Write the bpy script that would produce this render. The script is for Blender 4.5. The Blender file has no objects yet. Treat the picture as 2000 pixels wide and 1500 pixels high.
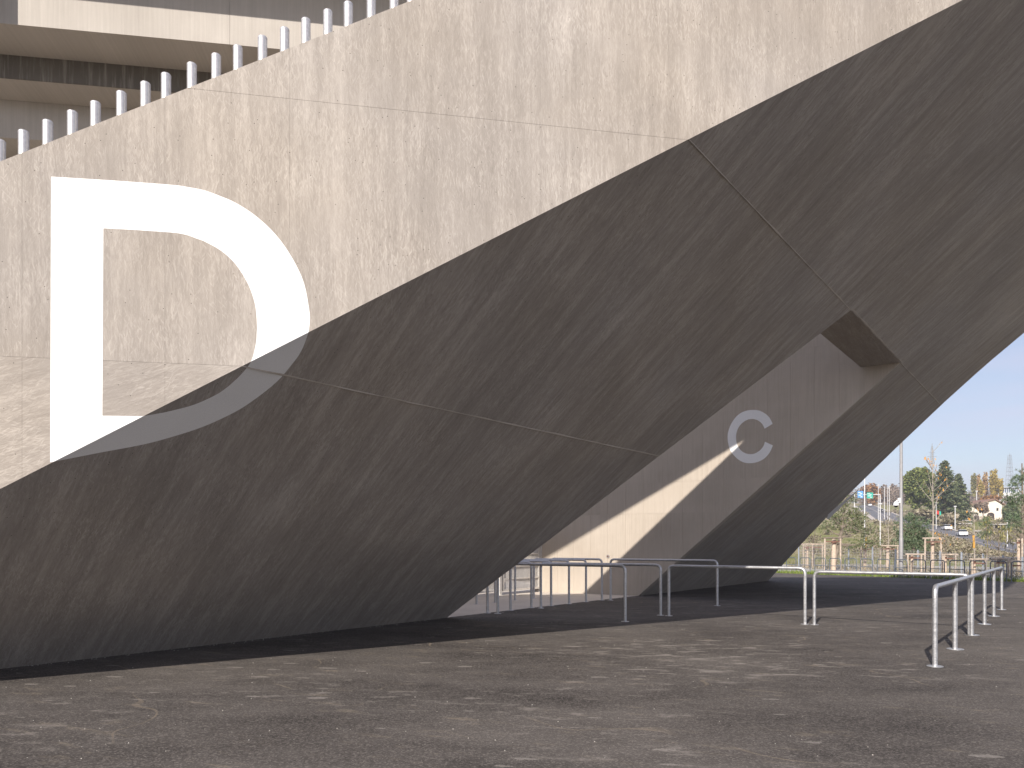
import bpy, bmesh, math, random
from mathutils import Vector, Matrix
from mathutils.geometry import tessellate_polygon
random.seed(7)
SC = bpy.context.scene
COL = SC.collection

# ------------------------------------------------------------------ camera, world, sun, exposure
EYE = 1.6
F, CX, HZ = 1430.0, 1000.0, 1066.0          # focal length, principal point and horizon in photograph pixels
cam = bpy.data.cameras.new('camera'); cam_o = bpy.data.objects.new('camera', cam); COL.objects.link(cam_o)
cam_o.location = (0, 0, EYE); cam_o.rotation_euler = (math.radians(90), 0, 0)
cam.sensor_width = 36; cam.sensor_fit = 'HORIZONTAL'; cam.lens = 36 * F / 2000
cam.shift_y = (HZ - 750) / 2000; cam.clip_start = 0.05; cam.clip_end = 6000
SC.camera = cam_o

SUN = Vector((0.70, 1.43, -1.0)).normalized()
w = bpy.data.worlds.new('World'); SC.world = w; w.use_nodes = True
nt = w.node_tree; nt.nodes.clear()
wo = nt.nodes.new('ShaderNodeOutputWorld'); bg = nt.nodes.new('ShaderNodeBackground')
sky = nt.nodes.new('ShaderNodeTexSky'); sky.sky_type = 'NISHITA'; sky.sun_disc = False
sky.sun_elevation = math.asin(-SUN.z); sky.sun_rotation = math.radians(206); sky.altitude = 400
sky.air_density = 1.0; sky.dust_density = 1.2; sky.ozone_density = 1.2
tc = nt.nodes.new('ShaderNodeTexCoord'); mp = nt.nodes.new('ShaderNodeMapping')
mp.inputs['Scale'].default_value = (1.5, 1.5, 9.0)
nz = nt.nodes.new('ShaderNodeTexNoise'); nz.inputs['Scale'].default_value = 2.6; nz.inputs['Detail'].default_value = 6
rp = nt.nodes.new('ShaderNodeValToRGB'); rp.color_ramp.elements[0].position = 0.38; rp.color_ramp.elements[0].color = (0.38, 0.38, 0.38, 1); rp.color_ramp.elements[1].position = 0.75
rp.color_ramp.elements[1].color = (0.75, 0.75, 0.75, 1)
mx = nt.nodes.new('ShaderNodeMix'); mx.data_type = 'RGBA'; mx.inputs['B'].default_value = (5.6, 5.5, 6.9, 1)
nt.links.new(tc.outputs['Generated'], mp.inputs['Vector']); nt.links.new(mp.outputs['Vector'], nz.inputs['Vector'])
nt.links.new(nz.outputs['Fac'], rp.inputs['Fac']); nt.links.new(rp.outputs['Color'], mx.inputs['Factor'])
nt.links.new(sky.outputs['Color'], mx.inputs['A']); nt.links.new(mx.outputs['Result'], bg.inputs['Color'])
bg.inputs['Strength'].default_value = 0.094
nt.links.new(bg.outputs['Background'], wo.inputs['Surface'])

sl = bpy.data.lights.new('sun', 'SUN'); sl.energy = 4.6; sl.angle = math.radians(0.55); sl.color = (1.0, 0.925, 0.84)
so = bpy.data.objects.new('sun', sl); COL.objects.link(so); so.location = (-30, -60, 50)
so.rotation_euler = SUN.to_track_quat('-Z', 'Y').to_euler()
SC.view_settings.view_transform = 'Standard'; SC.view_settings.look = 'None'
SC.view_settings.exposure = 0.52; SC.view_settings.gamma = 1.0; SC.view_settings.use_curve_mapping = False

# ------------------------------------------------------------------ helpers
V = Vector
ORD = ['leftmost', 'second', 'third', 'fourth', 'fifth', 'sixth', 'seventh', 'eighth', 'ninth', 'tenth', 'eleventh',
       'twelfth', 'thirteenth', 'fourteenth', 'fifteenth', 'sixteenth', 'seventeenth', 'eighteenth', 'nineteenth']

def at(x, y, Y):                      # point at depth Y seen at photograph pixel (x, y)
    return V(((x - CX) / F * Y, Y, EYE + (HZ - y) / F * Y))
def gp(x, y, z=0.0):                  # ground point at photograph pixel (x, y)
    Y = F * (EYE - z) / (y - HZ); return V(((x - CX) / F * Y, Y, z))
def hit(x, y, p, n):
    r = V(((x - CX) / F, 1.0, (HZ - y) / F)); c = V((0, 0, EYE))
    return c + r * ((p - c).dot(n) / r.dot(n))

def tag(o, label=None, cat=None, group=None, kind=None):
    if label: o['label'] = label
    if cat: o['category'] = cat
    if group: o['group'] = group
    if kind: o['kind'] = kind
    return o
def thing(name, label, cat, loc=(0, 0, 0), rz=0.0, group=None):
    o = bpy.data.objects.new(name, None); COL.objects.link(o); o.empty_display_size = 0.2
    o.location = loc; o.rotation_euler = (0, 0, rz)
    return tag(o, label, cat, group)
def link(name, me, parent=None, world=False):
    o = bpy.data.objects.new(name, me); COL.objects.link(o)
    if parent is not None:
        o.parent = parent
        if world: o.location = -V(parent.location)     # parents of world-space parts are unrotated
    return o
def obj(name, verts, faces, m, parent=None, world=False, smooth=False, uv=None):
    me = bpy.data.meshes.new(name); me.from_pydata([tuple(v) for v in verts], [], faces); me.update()
    if m: me.materials.append(m)
    if smooth: me.polygons.foreach_set('use_smooth', [True] * len(me.polygons))
    if uv:
        o0, bu, bv = uv; l = me.uv_layers.new(name='UVMap')
        for lp in me.loops:
            d = me.vertices[lp.vertex_index].co - o0
            l.data[lp.index].uv = (d.dot(bu), d.dot(bv))
    return link(name, me, parent, world)
def copy_tree(o, loc, label=None, parent=None):
    c = o.copy(); COL.objects.link(c)
    if parent: c.parent = parent
    else: c.location = loc
    if label: c['label'] = label
    for ch in list(o.children): copy_tree(ch, None, None, c)
    return c

class MB:
    def __init__(s): s.v = []; s.f = []
    def add(s, vs, fs):
        b = len(s.v); s.v += [V(v) for v in vs]; s.f += [tuple(i + b for i in f) for f in fs]
    def box(s, c, h, rz=0.0, m=None):
        R = Matrix.Rotation(rz, 3, 'Z') if m is None else m
        c = V(c); vs = [c + R @ V((sx * h[0], sy * h[1], sz * h[2])) for sx in (-1, 1) for sy in (-1, 1) for sz in (-1, 1)]
        s.add(vs, [(0, 1, 3, 2), (4, 6, 7, 5), (0, 4, 5, 1), (2, 3, 7, 6), (0, 2, 6, 4), (1, 5, 7, 3)])
    def tube(s, pts, r, n=10, caps=True):
        pts = [V(p) for p in pts]; k = len(pts)
        rs = r if isinstance(r, (list, tuple)) else [r] * k
        t0 = (pts[1] - pts[0]).normalized()
        a = V((1, 0, 0)) if abs(t0.x) < 0.8 else V((0, 1, 0))
        u = t0.cross(a).normalized(); vs = []
        for i, p in enumerate(pts):
            t = (pts[min(i + 1, k - 1)] - pts[max(i - 1, 0)]).normalized()
            u = (u - t * u.dot(t)).normalized(); q = t.cross(u)
            for j in range(n):
                an = 2 * math.pi * j / n
                vs.append(p + (u * math.cos(an) + q * math.sin(an)) * rs[i])
        fs = [(i * n + j, i * n + (j + 1) % n, (i + 1) * n + (j + 1) % n, (i + 1) * n + j) for i in range(k - 1) for j in range(n)]
        if caps: fs += [tuple(reversed(range(n))), tuple(range((k - 1) * n, k * n))]
        s.add(vs, fs)
    def disc(s, c, r, h, n=20):
        s.tube([V(c), V(c) + V((0, 0, h))], r, n)
    def prism(s, pts, d):             # polygon extruded by vector d
        n = len(pts); d = V(d); pts = [V(p) for p in pts]
        b = len(s.v); s.v += pts + [p + d for p in pts]
        for i in range(n):
            j = (i + 1) % n; s.f.append((b + i, b + j, b + n + j, b + n + i))
        for t in tessellate_polygon([pts]):
            s.f.append(tuple(b + i for i in t)); s.f.append(tuple(b + n + i for i in reversed(t)))
    def build(s, name, m, parent=None, world=False, smooth=False, uv=None):
        me_o = obj(name, s.v, s.f, m, parent, world, smooth, uv)
        bm = bmesh.new(); bm.from_mesh(me_o.data); bmesh.ops.recalc_face_normals(bm, faces=bm.faces); bm.to_mesh(me_o.data); bm.free()
        if smooth:
            me_o.data.set_sharp_from_angle(angle=math.radians(40))
        return me_o

def fillet(pts, rad, k=6):
    pts = [V(p) for p in pts]; out = [pts[0]]
    for a, b, c in zip(pts, pts[1:], pts[2:]):
        d1 = (a - b).normalized(); d2 = (c - b).normalized()
        p1 = b + d1 * rad; p2 = b + d2 * rad
        for i in range(k + 1):
            t = i / k; out.append(p1 * (1 - t) ** 2 + b * 2 * t * (1 - t) + p2 * t * t)
    return out + [pts[-1]]

def clip(poly, a, b, c):              # keep a*x + b*y >= c
    out = []
    for i, p in enumerate(poly):
        q = poly[(i + 1) % len(poly)]
        dp = a * p[0] + b * p[1] - c; dq = a * q[0] + b * q[1] - c
        if dp >= 0: out.append(p)
        if (dp > 0 and dq < 0) or (dp < 0 and dq > 0):
            t = dp / (dp - dq); out.append((p[0] + (q[0] - p[0]) * t, p[1] + (q[1] - p[1]) * t))
    return out

# ------------------------------------------------------------------ materials
class N:
    def __init__(s, name):
        s.m = bpy.data.materials.new(name); s.m.use_nodes = True
        s.t = s.m.node_tree; s.b = s.t.nodes['Principled BSDF']
    def n(s, typ, **kw):
        o = s.t.nodes.new('ShaderNode' + typ)
        for k, v in kw.items():
            if k.startswith('i_'): o.inputs[k[2:].replace('_', ' ')].default_value = v
            else: setattr(o, k, v)
        return o
    def l(s, a, b): s.t.links.new(a, b)
    def math(s, op, a, b=None, clampv=False):
        o = s.n('Math', operation=op); o.use_clamp = clampv
        for i, x in enumerate((a, b)):
            if x is None: continue
            if isinstance(x, (int, float)): o.inputs[i].default_value = x
            else: s.l(x, o.inputs[i])
        return o.outputs[0]
    def mix(s, fac, a, b):
        o = s.n('Mix', data_type='FLOAT')
        for k, x in (('Factor', fac), ('A', a), ('B', b)):
            if isinstance(x, (int, float)): o.inputs[k].default_value = x
            else: s.l(x, o.inputs[k])
        return o.outputs['Result']
    def mixc(s, fac, a, b, blend='MIX'):
        o = s.n('Mix', data_type='RGBA', blend_type=blend)
        for k, x in (('Factor', fac), ('A', a), ('B', b)):
            if isinstance(x, (int, float)): o.inputs[k].default_value = x
            elif isinstance(x, tuple): o.inputs[k].default_value = (*x, 1)
            else: s.l(x, o.inputs[k])
        return o.outputs['Result']
    def ramp(s, fac, stops):
        o = s.n('ValToRGB'); e = o.color_ramp.elements
        while len(e) < len(stops): e.new(0.5)
        for el, (p, c) in zip(e, stops):
            el.position = p; el.color = (*c, 1) if isinstance(c, tuple) else (c, c, c, 1)
        s.l(fac, o.inputs['Fac']); return o.outputs['Color']
    def uv(s, scale=(1, 1, 1), rot=0.0, src='UV', loc=(0, 0, 0)):
        if src == 'POS': c = s.n('NewGeometry').outputs['Position']
        else: c = s.n('TexCoord').outputs[src]
        if rot:
            r = s.n('Mapping'); r.inputs['Rotation'].default_value = (0, 0, rot); s.l(c, r.inputs['Vector']); c = r.outputs['Vector']
        m = s.n('Mapping'); m.inputs['Scale'].default_value = scale; m.inputs['Location'].default_value = loc
        s.l(c, m.inputs['Vector']); return m.outputs['Vector']
    def noise(s, vec, scale=1.0, detail=4, rough=0.55, dim='3D'):
        o = s.n('TexNoise', noise_dimensions=dim); o.inputs['Scale'].default_value = scale
        o.inputs['Detail'].default_value = detail; o.inputs['Roughness'].default_value = rough
        s.l(vec, o.inputs['Vector']); return o.outputs['Fac']
    def bump(s, h, strength, dist):
        o = s.n('Bump'); o.inputs['Strength'].default_value = strength; o.inputs['Distance'].default_value = dist
        s.l(h, o.inputs['Height']); s.l(o.outputs['Normal'], s.b.inputs['Normal'])
    def fin(s, col=None, rough=0.8, metal=0.0, spec=None):
        if col is not None:
            if isinstance(col, tuple): s.b.inputs['Base Color'].default_value = (*col, 1)
            else: s.l(col, s.b.inputs['Base Color'])
        if isinstance(rough, (int, float)): s.b.inputs['Roughness'].default_value = rough
        else: s.l(rough, s.b.inputs['Roughness'])
        s.b.inputs['Metallic'].default_value = metal
        if spec is not None: s.b.inputs['Specular IOR Level'].default_value = spec
        return s.m

def osb_concrete(name, turn=0.0, streak=1.0):
    """concrete cast against strand board: overlapping flake prints, run marks, pores"""
    m = N(name); t = None
    for i, (rot, sa, sb) in enumerate(((0.06, 55, 8), (-0.42, 70, 9), (0.38, 62, 9), (-0.12, 95, 13))):
        vo = m.n('TexVoronoi', voronoi_dimensions='2D'); vo.inputs['Scale'].default_value = 1.0
        wv = m.uv((1, 1, 1), 0.0)
        m.l(m.uv((sa, sb, 1), rot + turn, loc=(i * 3.7, i * 5.1, 0)), vo.inputs['Vector'])
        sp = m.n('SeparateColor'); m.l(vo.outputs['Color'], sp.inputs['Color'])
        if t is None: t = sp.outputs['Red']
        else: t = m.mix(m.math('GREATER_THAN', sp.outputs['Green'], 0.52), t, sp.outputs['Red'])
    big = m.math('ADD', m.math('MULTIPLY', m.noise(m.uv((0.34, 0.26, 1)), 1.0, 3, 0.5), 0.55), m.math('MULTIPLY', m.noise(m.uv((0.9, 0.7, 1), 0, loc=(3, 1, 0)), 1.0, 6, 0.62), 0.45))
    run = m.noise(m.uv((5.0, 0.45, 1), turn), 1.0, 5, 0.65)
    mid = m.noise(m.uv((2.2, 1.3, 1)), 1.0, 4)
    fine = m.noise(m.uv((160, 60, 1), turn), 1.0, 3, 0.7)
    fl = None
    for i, (rot, sa, sb) in enumerate(((0.15, 78, 11), (-0.30, 70, 9.5), (0.55, 85, 13), (-0.72, 80, 12), (0.02, 66, 8), (-0.12, 95, 15))):
        vo = m.n('TexVoronoi', voronoi_dimensions='2D'); vo.inputs['Scale'].default_value = 1.0
        m.l(m.uv((sa, sb, 1), rot + turn, loc=(i * 7.7 + 3, i * 9.1, 0)), vo.inputs['Vector'])
        sp = m.n('SeparateColor'); m.l(vo.outputs['Color'], sp.inputs['Color'])
        g = m.math('MULTIPLY', m.math('MULTIPLY', m.math('GREATER_THAN', sp.outputs['Blue'], 0.85), sp.outputs['Green']), m.ramp(vo.outputs['Distance'], [(0.25, 1.0), (0.55, 0.0)]))
        fl = g if fl is None else m.math('MAXIMUM', fl, g)
    patch = m.noise(m.uv((1.1, 1.6, 1), 0, loc=(5, 3, 0)), 1.0, 3)
    fl = m.math('MULTIPLY', fl, m.ramp(patch, [(0.36, 0.05), (0.66, 0.27)]))
    amp = m.ramp(mid, [(0.33, 0.06), (0.66, 0.30)])
    s1 = m.math('MULTIPLY', m.math('SUBTRACT', t, 0.5), amp)
    s2 = m.math('MULTIPLY', m.math('SUBTRACT', big, 0.5), 1.0)
    run2 = m.noise(m.uv((24, 1.6, 1), turn, loc=(2, 9, 0)), 1.0, 4, 0.7)
    s3 = m.math('ADD', m.math('MULTIPLY', m.math('SUBTRACT', run, 0.5), 0.75 * streak), m.math('MULTIPLY', m.math('SUBTRACT', run2, 0.5), 0.55 * streak))
    s4 = m.math('MULTIPLY', m.math('SUBTRACT', fine, 0.5), 0.22)
    v = m.math('ADD', m.math('ADD', m.math('ADD', s1, s2), m.math('ADD', s3, s4)), m.math('SUBTRACT', fl, 0.02))
    v = m.math('ADD', v, 0.5, True)
    col = m.ramp(v, [(0.0, (0.24, 0.212, 0.186)), (0.45, (0.335, 0.301, 0.268)), (0.62, (0.395, 0.356, 0.318)), (1.0, (0.53, 0.487, 0.44))])
    hue = m.noise(m.uv((0.4, 0.4, 1), 0, loc=(8, 2, 0)), 1.0, 5)
    col = m.mixc(1.0, col, m.ramp(hue, [(0.36, (1.015, 1.0, 0.97)), (0.62, (0.992, 0.996, 1.0))]), 'MULTIPLY')
    po = m.n('TexVoronoi', voronoi_dimensions='2D'); po.inputs['Scale'].default_value = 9.0
    m.l(m.uv(), po.inputs['Vector'])
    ps = m.n('SeparateColor'); m.l(po.outputs['Color'], ps.inputs['Color'])
    pit = m.math('MULTIPLY', m.math('LESS_THAN', po.outputs['Distance'], 0.042), m.math('GREATER_THAN', ps.outputs['Blue'], 0.86))
    col = m.mixc(pit, col, (0.07, 0.06, 0.05))
    m.bump(m.math('ADD', m.math('MULTIPLY', t, 0.8), m.math('SUBTRACT', fine, pit)), 0.35, 0.004)
    return m.fin(col, 0.86, 0, 0.25)

def smooth_concrete(name, lo, hi, src='UV'):
    m = N(name)
    grain = m.noise(m.uv((26, 0.6, 1), 0, src), 1.0, 5, 0.65); cloud = m.noise(m.uv((0.8, 0.7, 0.7), 0, src), 1.0, 5, 0.6)
    fine = m.noise(m.uv((90, 90, 90), 0, src), 1.0, 2)
    v = m.math('ADD', m.math('MULTIPLY', grain, 0.45), m.math('MULTIPLY', cloud, 0.55))
    col = m.ramp(v, [(0.3, lo), (0.7, hi)])
    m.bump(m.math('ADD', grain, m.math('MULTIPLY', fine, 0.3)), 0.25, 0.003)
    return m.fin(col, 0.8, 0, 0.3)

M = {}
M['osb'] = osb_concrete('strand_board_concrete')
M['osb_soffit'] = osb_concrete('strand_board_concrete_streaked', 0.0, 1.4)
M['osb_turn'] = osb_concrete('strand_board_concrete_turned', math.radians(72))
M['smooth'] = smooth_concrete('board_marked_concrete', (0.37, 0.32, 0.262), (0.52, 0.46, 0.39))
M['precast'] = smooth_concrete('precast_concrete', (0.36, 0.33, 0.295), (0.50, 0.465, 0.42))
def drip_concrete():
    m = N('dark_streaked_concrete')  # dark base with paler vertical drip streaks
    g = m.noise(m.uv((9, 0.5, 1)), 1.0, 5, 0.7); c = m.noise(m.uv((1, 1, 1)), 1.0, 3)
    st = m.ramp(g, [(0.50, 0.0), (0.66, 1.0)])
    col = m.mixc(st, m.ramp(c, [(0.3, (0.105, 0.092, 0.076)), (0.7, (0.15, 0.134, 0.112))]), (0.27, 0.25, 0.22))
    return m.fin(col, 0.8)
M['drip'] = drip_concrete()
def floor_concrete():
    m = N('floor_concrete'); c = m.noise(m.uv((0.7, 0.7, 0.7), 0, 'POS'), 1, 6); f = m.noise(m.uv((40, 40, 40), 0, 'POS'), 1, 3)
    col = m.ramp(m.math('ADD', m.math('MULTIPLY', c, .7), m.math('MULTIPLY', f, .3)), [(0.3, (0.50, 0.445, 0.385)), (0.7, (0.64, 0.58, 0.505))])
    m.bump(f, 0.2, 0.003); return m.fin(col, 0.85)
M['floor'] = floor_concrete()
def paint():
    m = N('white_wall_paint'); c = m.noise(m.uv((1.5, 1.5, 1.5), 0, 'POS'), 1, 6); f = m.noise(m.uv((70, 70, 70), 0, 'POS'), 1, 3)
    col = m.ramp(m.math('ADD', m.math('MULTIPLY', c, .5), m.math('MULTIPLY', f, .5)), [(0.3, (0.78, 0.775, 0.76)), (0.65, (0.86, 0.855, 0.84))])
    m.bump(f, 0.25, 0.003); return m.fin(col, 0.6)
M['paint'] = paint()
def asphalt():
    m = N('asphalt')
    big = m.noise(m.uv((0.22, 0.28, 1), 0.12, 'POS'), 1, 6, 0.62); mid = m.noise(m.uv((0.55, 1.1, 1), 0.08, 'POS'), 1, 6, 0.68)
    scr = m.noise(m.uv((1.4, 5.0, 1), 0.45, 'POS', (4, 2, 0)), 1, 5, 0.7)
    agg = m.noise(m.uv((95, 95, 95), 0, 'POS'), 1, 3, 0.8)
    vo = m.n('TexVoronoi'); vo.inputs['Scale'].default_value = 70; m.l(m.uv((1, 1, 1), 0, 'POS'), vo.inputs['Vector'])
    sp = m.n('SeparateColor'); m.l(vo.outputs['Color'], sp.inputs['Color'])
    base = m.ramp(m.math('ADD', m.math('MULTIPLY', agg, .6), m.math('MULTIPLY', sp.outputs['Red'], .4)), [(0.25, (0.019, 0.0165, 0.0155)), (0.55, (0.054, 0.048, 0.0445)), (0.78, (0.185, 0.165, 0.149))])
    d = m.math('ADD', m.math('MULTIPLY', big, 0.6), m.math('MULTIPLY', mid, 0.45))
    dust = m.ramp(d, [(0.38, 0.0), (0.70, 0.55)])
    streak = m.math('MULTIPLY', m.ramp(scr, [(0.57, 0.0), (0.70, 0.6)]), m.ramp(mid, [(0.42, 0.0), (0.6, 1.0)]))
    col = m.mixc(m.math('MULTIPLY', dust, m.math('ADD', 0.3, m.math('MULTIPLY', agg, 1.0))), base, (0.26, 0.234, 0.21))
    col = m.mixc(streak, col, (0.27, 0.225, 0.17))
    sf = m.noise(m.uv((2.2, 5.5, 1), 0.1, 'POS', (7, 1, 0)), 1, 5, 0.62); sm = m.noise(m.uv((0.22, 0.35, 1), 0, 'POS', (2, 6, 0)), 1, 3)
    vd = m.n('VectorMath', operation='DISTANCE'); wp = m.n('Mapping'); wp.inputs['Scale'].default_value = (1.0, 1.25, 1)
    m.l(m.n('NewGeometry').outputs['Position'], wp.inputs['Vector']); m.l(wp.outputs['Vector'], vd.inputs[0]); vd.inputs[1].default_value = (2.6, 13.2, 0)
    worn = m.ramp(m.math('MULTIPLY', vd.outputs['Value'], 0.2), [(0.1, 0.9), (0.75, 0.0)])
    sm = m.math('ADD', sm, m.math('MULTIPLY', worn, 0.16))
    sf = m.math('ADD', sf, m.math('MULTIPLY', worn, 0.05))
    scuff = m.math('MULTIPLY', m.ramp(sf, [(0.56, 0.0), (0.68, 0.7)]), m.ramp(sm, [(0.45, 0.05), (0.62, 1.0)]))
    col = m.mixc(m.math('MULTIPLY', scuff, m.math('ADD', agg, 0.15)), col, (0.36, 0.325, 0.29))
    ln = m.noise(m.uv((0.33, 0.5, 1), 0.5, 'POS', (11, 5, 0)), 1, 2, 0.45)
    ridge = m.math('LESS_THAN', m.math('ABSOLUTE', m.math('SUBTRACT', ln, 0.5)), 0.003)
    lm = m.ramp(m.noise(m.uv((0.5, 0.5, 1), 0, 'POS', (3, 8, 0)), 1, 4), [(0.52, 0.0), (0.64, 0.6)])
    col = m.mixc(m.math('MULTIPLY', ridge, m.math('MULTIPLY', lm, m.math('ADD', agg, 0.1))), col, (0.33, 0.265, 0.19))
    sv = m.n('TexVoronoi'); sv.inputs['Scale'].default_value = 1.0; m.l(m.uv((1.7, 4.5, 1), 0.12, 'POS'), sv.inputs['Vector'])
    s2 = m.n('SeparateColor'); m.l(sv.outputs['Color'], s2.inputs['Color'])
    edge = m.noise(m.uv((7, 7, 7), 0, 'POS'), 1, 4, 0.7)
    blot = m.math('LESS_THAN', m.math('ADD', sv.outputs['Distance'], m.math('MULTIPLY', edge, 0.5)), m.math('MULTIPLY', s2.outputs['Red'], 0.46))
    col = m.mixc(m.math('MULTIPLY', blot, m.math('MULTIPLY', agg, 0.75)), col, (0.36, 0.33, 0.295))
    m.bump(m.math('ADD', agg, sp.outputs['Red']), 0.5, 0.006)
    return m.fin(col, m.ramp(big, [(0.3, 0.75), (0.7, 0.95)]), 0, 0.12)
M['asphalt'] = asphalt()
def galv():
    m = N('galvanised_steel'); c = m.noise(m.uv((6, 6, 14), 0, 'Object'), 1, 4, 0.7)
    vo = m.n('TexVoronoi'); vo.inputs['Scale'].default_value = 75; m.l(m.uv((1, 1, 1), 0, 'Object'), vo.inputs['Vector'])
    sp = m.n('SeparateColor'); m.l(vo.outputs['Color'], sp.inputs['Color'])
    v = m.math('ADD', m.math('MULTIPLY', c, .65), m.math('MULTIPLY', sp.outputs['Red'], .35))
    col = m.ramp(v, [(0.25, (0.42, 0.425, 0.435)), (0.75, (0.64, 0.64, 0.65))])
    return m.fin(col, m.ramp(c, [(0.3, 0.36), (0.7, 0.55)]), 0.75, 0.5)
M['galv'] = galv()
def simple(name, col, rough=0.7, metal=0.0, var=0.25, scale=8):
    m = N(name); c = m.noise(m.uv((1, 1, 1), 0, 'Object'), scale, 4)
    lo = tuple(x * (1 - var) for x in col); hi = tuple(min(1, x * (1 + var)) for x in col)
    return m.fin(m.ramp(c, [(0.3, lo), (0.7, hi)]), rough, metal)
M['tube'] = simple('dull_galvanised_tube', (0.56, 0.55, 0.545), 0.42, 0.6, 0.12, 30)
M['rack'] = simple('grey_coated_steel', (0.13, 0.15, 0.175), 0.5, 0.2)
M['pole'] = simple('grey_pole_paint', (0.30, 0.295, 0.295), 0.5, 0.2, 0.1)
M['fencepost'] = simple('zinc_grey_post', (0.36, 0.39, 0.43), 0.5, 0.3, 0.1)
M['lightpole'] = simple('pale_pole_paint', (0.62, 0.62, 0.63), 0.5, 0.1, 0.1)
M['gate'] = simple('pale_gate_steel', (0.62, 0.60, 0.57), 0.5, 0.2, 0.1)
M['brown'] = simple('brown_cladding', (0.10, 0.07, 0.052), 0.6, 0, 0.3)
M['blueglass'] = simple('blue_grey_glass', (0.10, 0.13, 0.19), 0.15, 0, 0.3, 2)
M['wood'] = simple('weathered_wood', (0.42, 0.345, 0.275), 0.85, 0, 0.3, 5)
M['wood_dark'] = simple('dark_weathered_wood', (0.17, 0.135, 0.11), 0.85, 0, 0.35, 5)
M['webbing'] = simple('brown_webbing', (0.17, 0.085, 0.06), 0.8)
M['bark'] = simple('bark', (0.20, 0.165, 0.13), 0.9, 0, 0.35, 6)
M['palebark'] = simple('pale_bark', (0.34, 0.30, 0.25), 0.9, 0, 0.3, 6)
M['orangewrap'] = simple('orange_bark_wrap', (0.55, 0.30, 0.06), 0.8)
M['white'] = simple('white_plastic', (0.8, 0.8, 0.8), 0.35, 0, 0.04)
M['black'] = simple('dark_plastic', (0.02, 0.02, 0.022), 0.2)
M['render'] = simple('cream_render', (0.78, 0.70, 0.60), 0.85, 0, 0.1, 0.6)
M['rooftile'] = simple('roof_tile', (0.24, 0.14, 0.10), 0.8, 0, 0.35, 3)
M['greyroof'] = simple('grey_sheet_roof', (0.42, 0.40, 0.38), 0.7, 0, 0.15, 2)
M['darkdoor'] = simple('dark_opening', (0.05, 0.035, 0.03), 0.7)
M['kerb'] = simple('pale_kerb_stone', (0.45, 0.40, 0.35), 0.9, 0, 0.2, 1)
M['road'] = simple('road_asphalt', (0.13, 0.13, 0.14), 0.85, 0, 0.2, 0.5)
M['blue'] = simple('blue_sign_face', (0.10, 0.32, 0.68), 0.5, 0, 0.05)
M['green'] = simple('green_sign_face', (0.02, 0.40, 0.30), 0.5, 0, 0.05)
M['carwhite'] = simple('white_car_paint', (0.72, 0.72, 0.72), 0.25, 0, 0.03)
M['cardark'] = simple('dark_car_paint', (0.05, 0.05, 0.06), 0.25, 0, 0.05)
M['glassdark'] = simple('dark_car_glass', (0.03, 0.035, 0.04), 0.08)
M['rubber'] = simple('rubber', (0.02, 0.02, 0.02), 0.8)
M['red'] = simple('red_cloth', (0.55, 0.04, 0.03), 0.7)
M['lattice'] = simple('lattice_steel', (0.30, 0.32, 0.35), 0.6, 0.3, 0.1)
M['stone'] = simple('pale_grit', (0.45, 0.42, 0.38), 0.9, 0, 0.3, 40)
def leafmat(name, cols, trans=0.25):
    m = N(name); g = m.n('NewGeometry')
    m.l(m.ramp(g.outputs['Random Per Island'], [(i / (len(cols) - 1), c) for i, c in enumerate(cols)]), m.b.inputs['Base Color'])
    m.b.inputs['Roughness'].default_value = 0.65; m.b.inputs['Specular IOR Level'].default_value = 0.25
    return m.m
M['ever'] = leafmat('evergreen_leaves', [(0.05, 0.075, 0.024), (0.12, 0.15, 0.042), (0.22, 0.235, 0.075)])
M['conif'] = leafmat('conifer_needles', [(0.045, 0.068, 0.036), (0.10, 0.125, 0.06), (0.18, 0.19, 0.095)])
M['pine'] = leafmat('pine_needles', [(0.07, 0.10, 0.05), (0.15, 0.18, 0.085), (0.27, 0.27, 0.14)])
M['bluepine'] = leafmat('blue_green_pine_needles', [(0.06, 0.10, 0.06), (0.12, 0.17, 0.09), (0.22, 0.26, 0.15)])
M['autumn'] = leafmat('rust_leaves', [(0.12, 0.06, 0.025), (0.26, 0.13, 0.045), (0.36, 0.20, 0.08)])
M['brownt'] = leafmat('brown_twigs', [(0.13, 0.095, 0.07), (0.22, 0.165, 0.125), (0.32, 0.255, 0.20)])
M['poplar'] = leafmat('yellow_poplar_leaves', [(0.16, 0.12, 0.03), (0.33, 0.25, 0.06), (0.46, 0.35, 0.10)])
M['poplarr'] = leafmat('russet_poplar_leaves', [(0.20, 0.12, 0.06), (0.36, 0.23, 0.11), (0.44, 0.31, 0.15)])
M['oliveb'] = leafmat('olive_bush_leaves', [(0.08, 0.085, 0.03), (0.20, 0.19, 0.07), (0.33, 0.29, 0.13)])
M['orangel'] = leafmat('orange_leaves', [(0.55, 0.24, 0.04), (0.65, 0.34, 0.08)])
M['grass'] = leafmat('grass_blades', [(0.06, 0.105, 0.018), (0.14, 0.20, 0.035), (0.24, 0.27, 0.07)])
M['scrub'] = leafmat('dry_scrub', [(0.10, 0.085, 0.055), (0.22, 0.185, 0.125), (0.33, 0.285, 0.21), (0.16, 0.165, 0.07)])
def terrain_mat():
    m = N('hill_ground'); big = m.noise(m.uv((0.035, 0.02, 0.05), 0, 'POS'), 1, 6, 0.6); mid = m.noise(m.uv((0.5, 0.25, 0.5), 0, 'POS'), 1, 6, 0.7)
    v = m.math('ADD', m.math('MULTIPLY', big, .6), m.math('MULTIPLY', mid, .4))
    return m.fin(m.ramp(v, [(0.36, (0.13, 0.16, 0.045)), (0.47, (0.21, 0.205, 0.075)), (0.56, (0.30, 0.25, 0.17)), (0.70, (0.40, 0.35, 0.28))]), 0.95, 0, 0.1)
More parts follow.
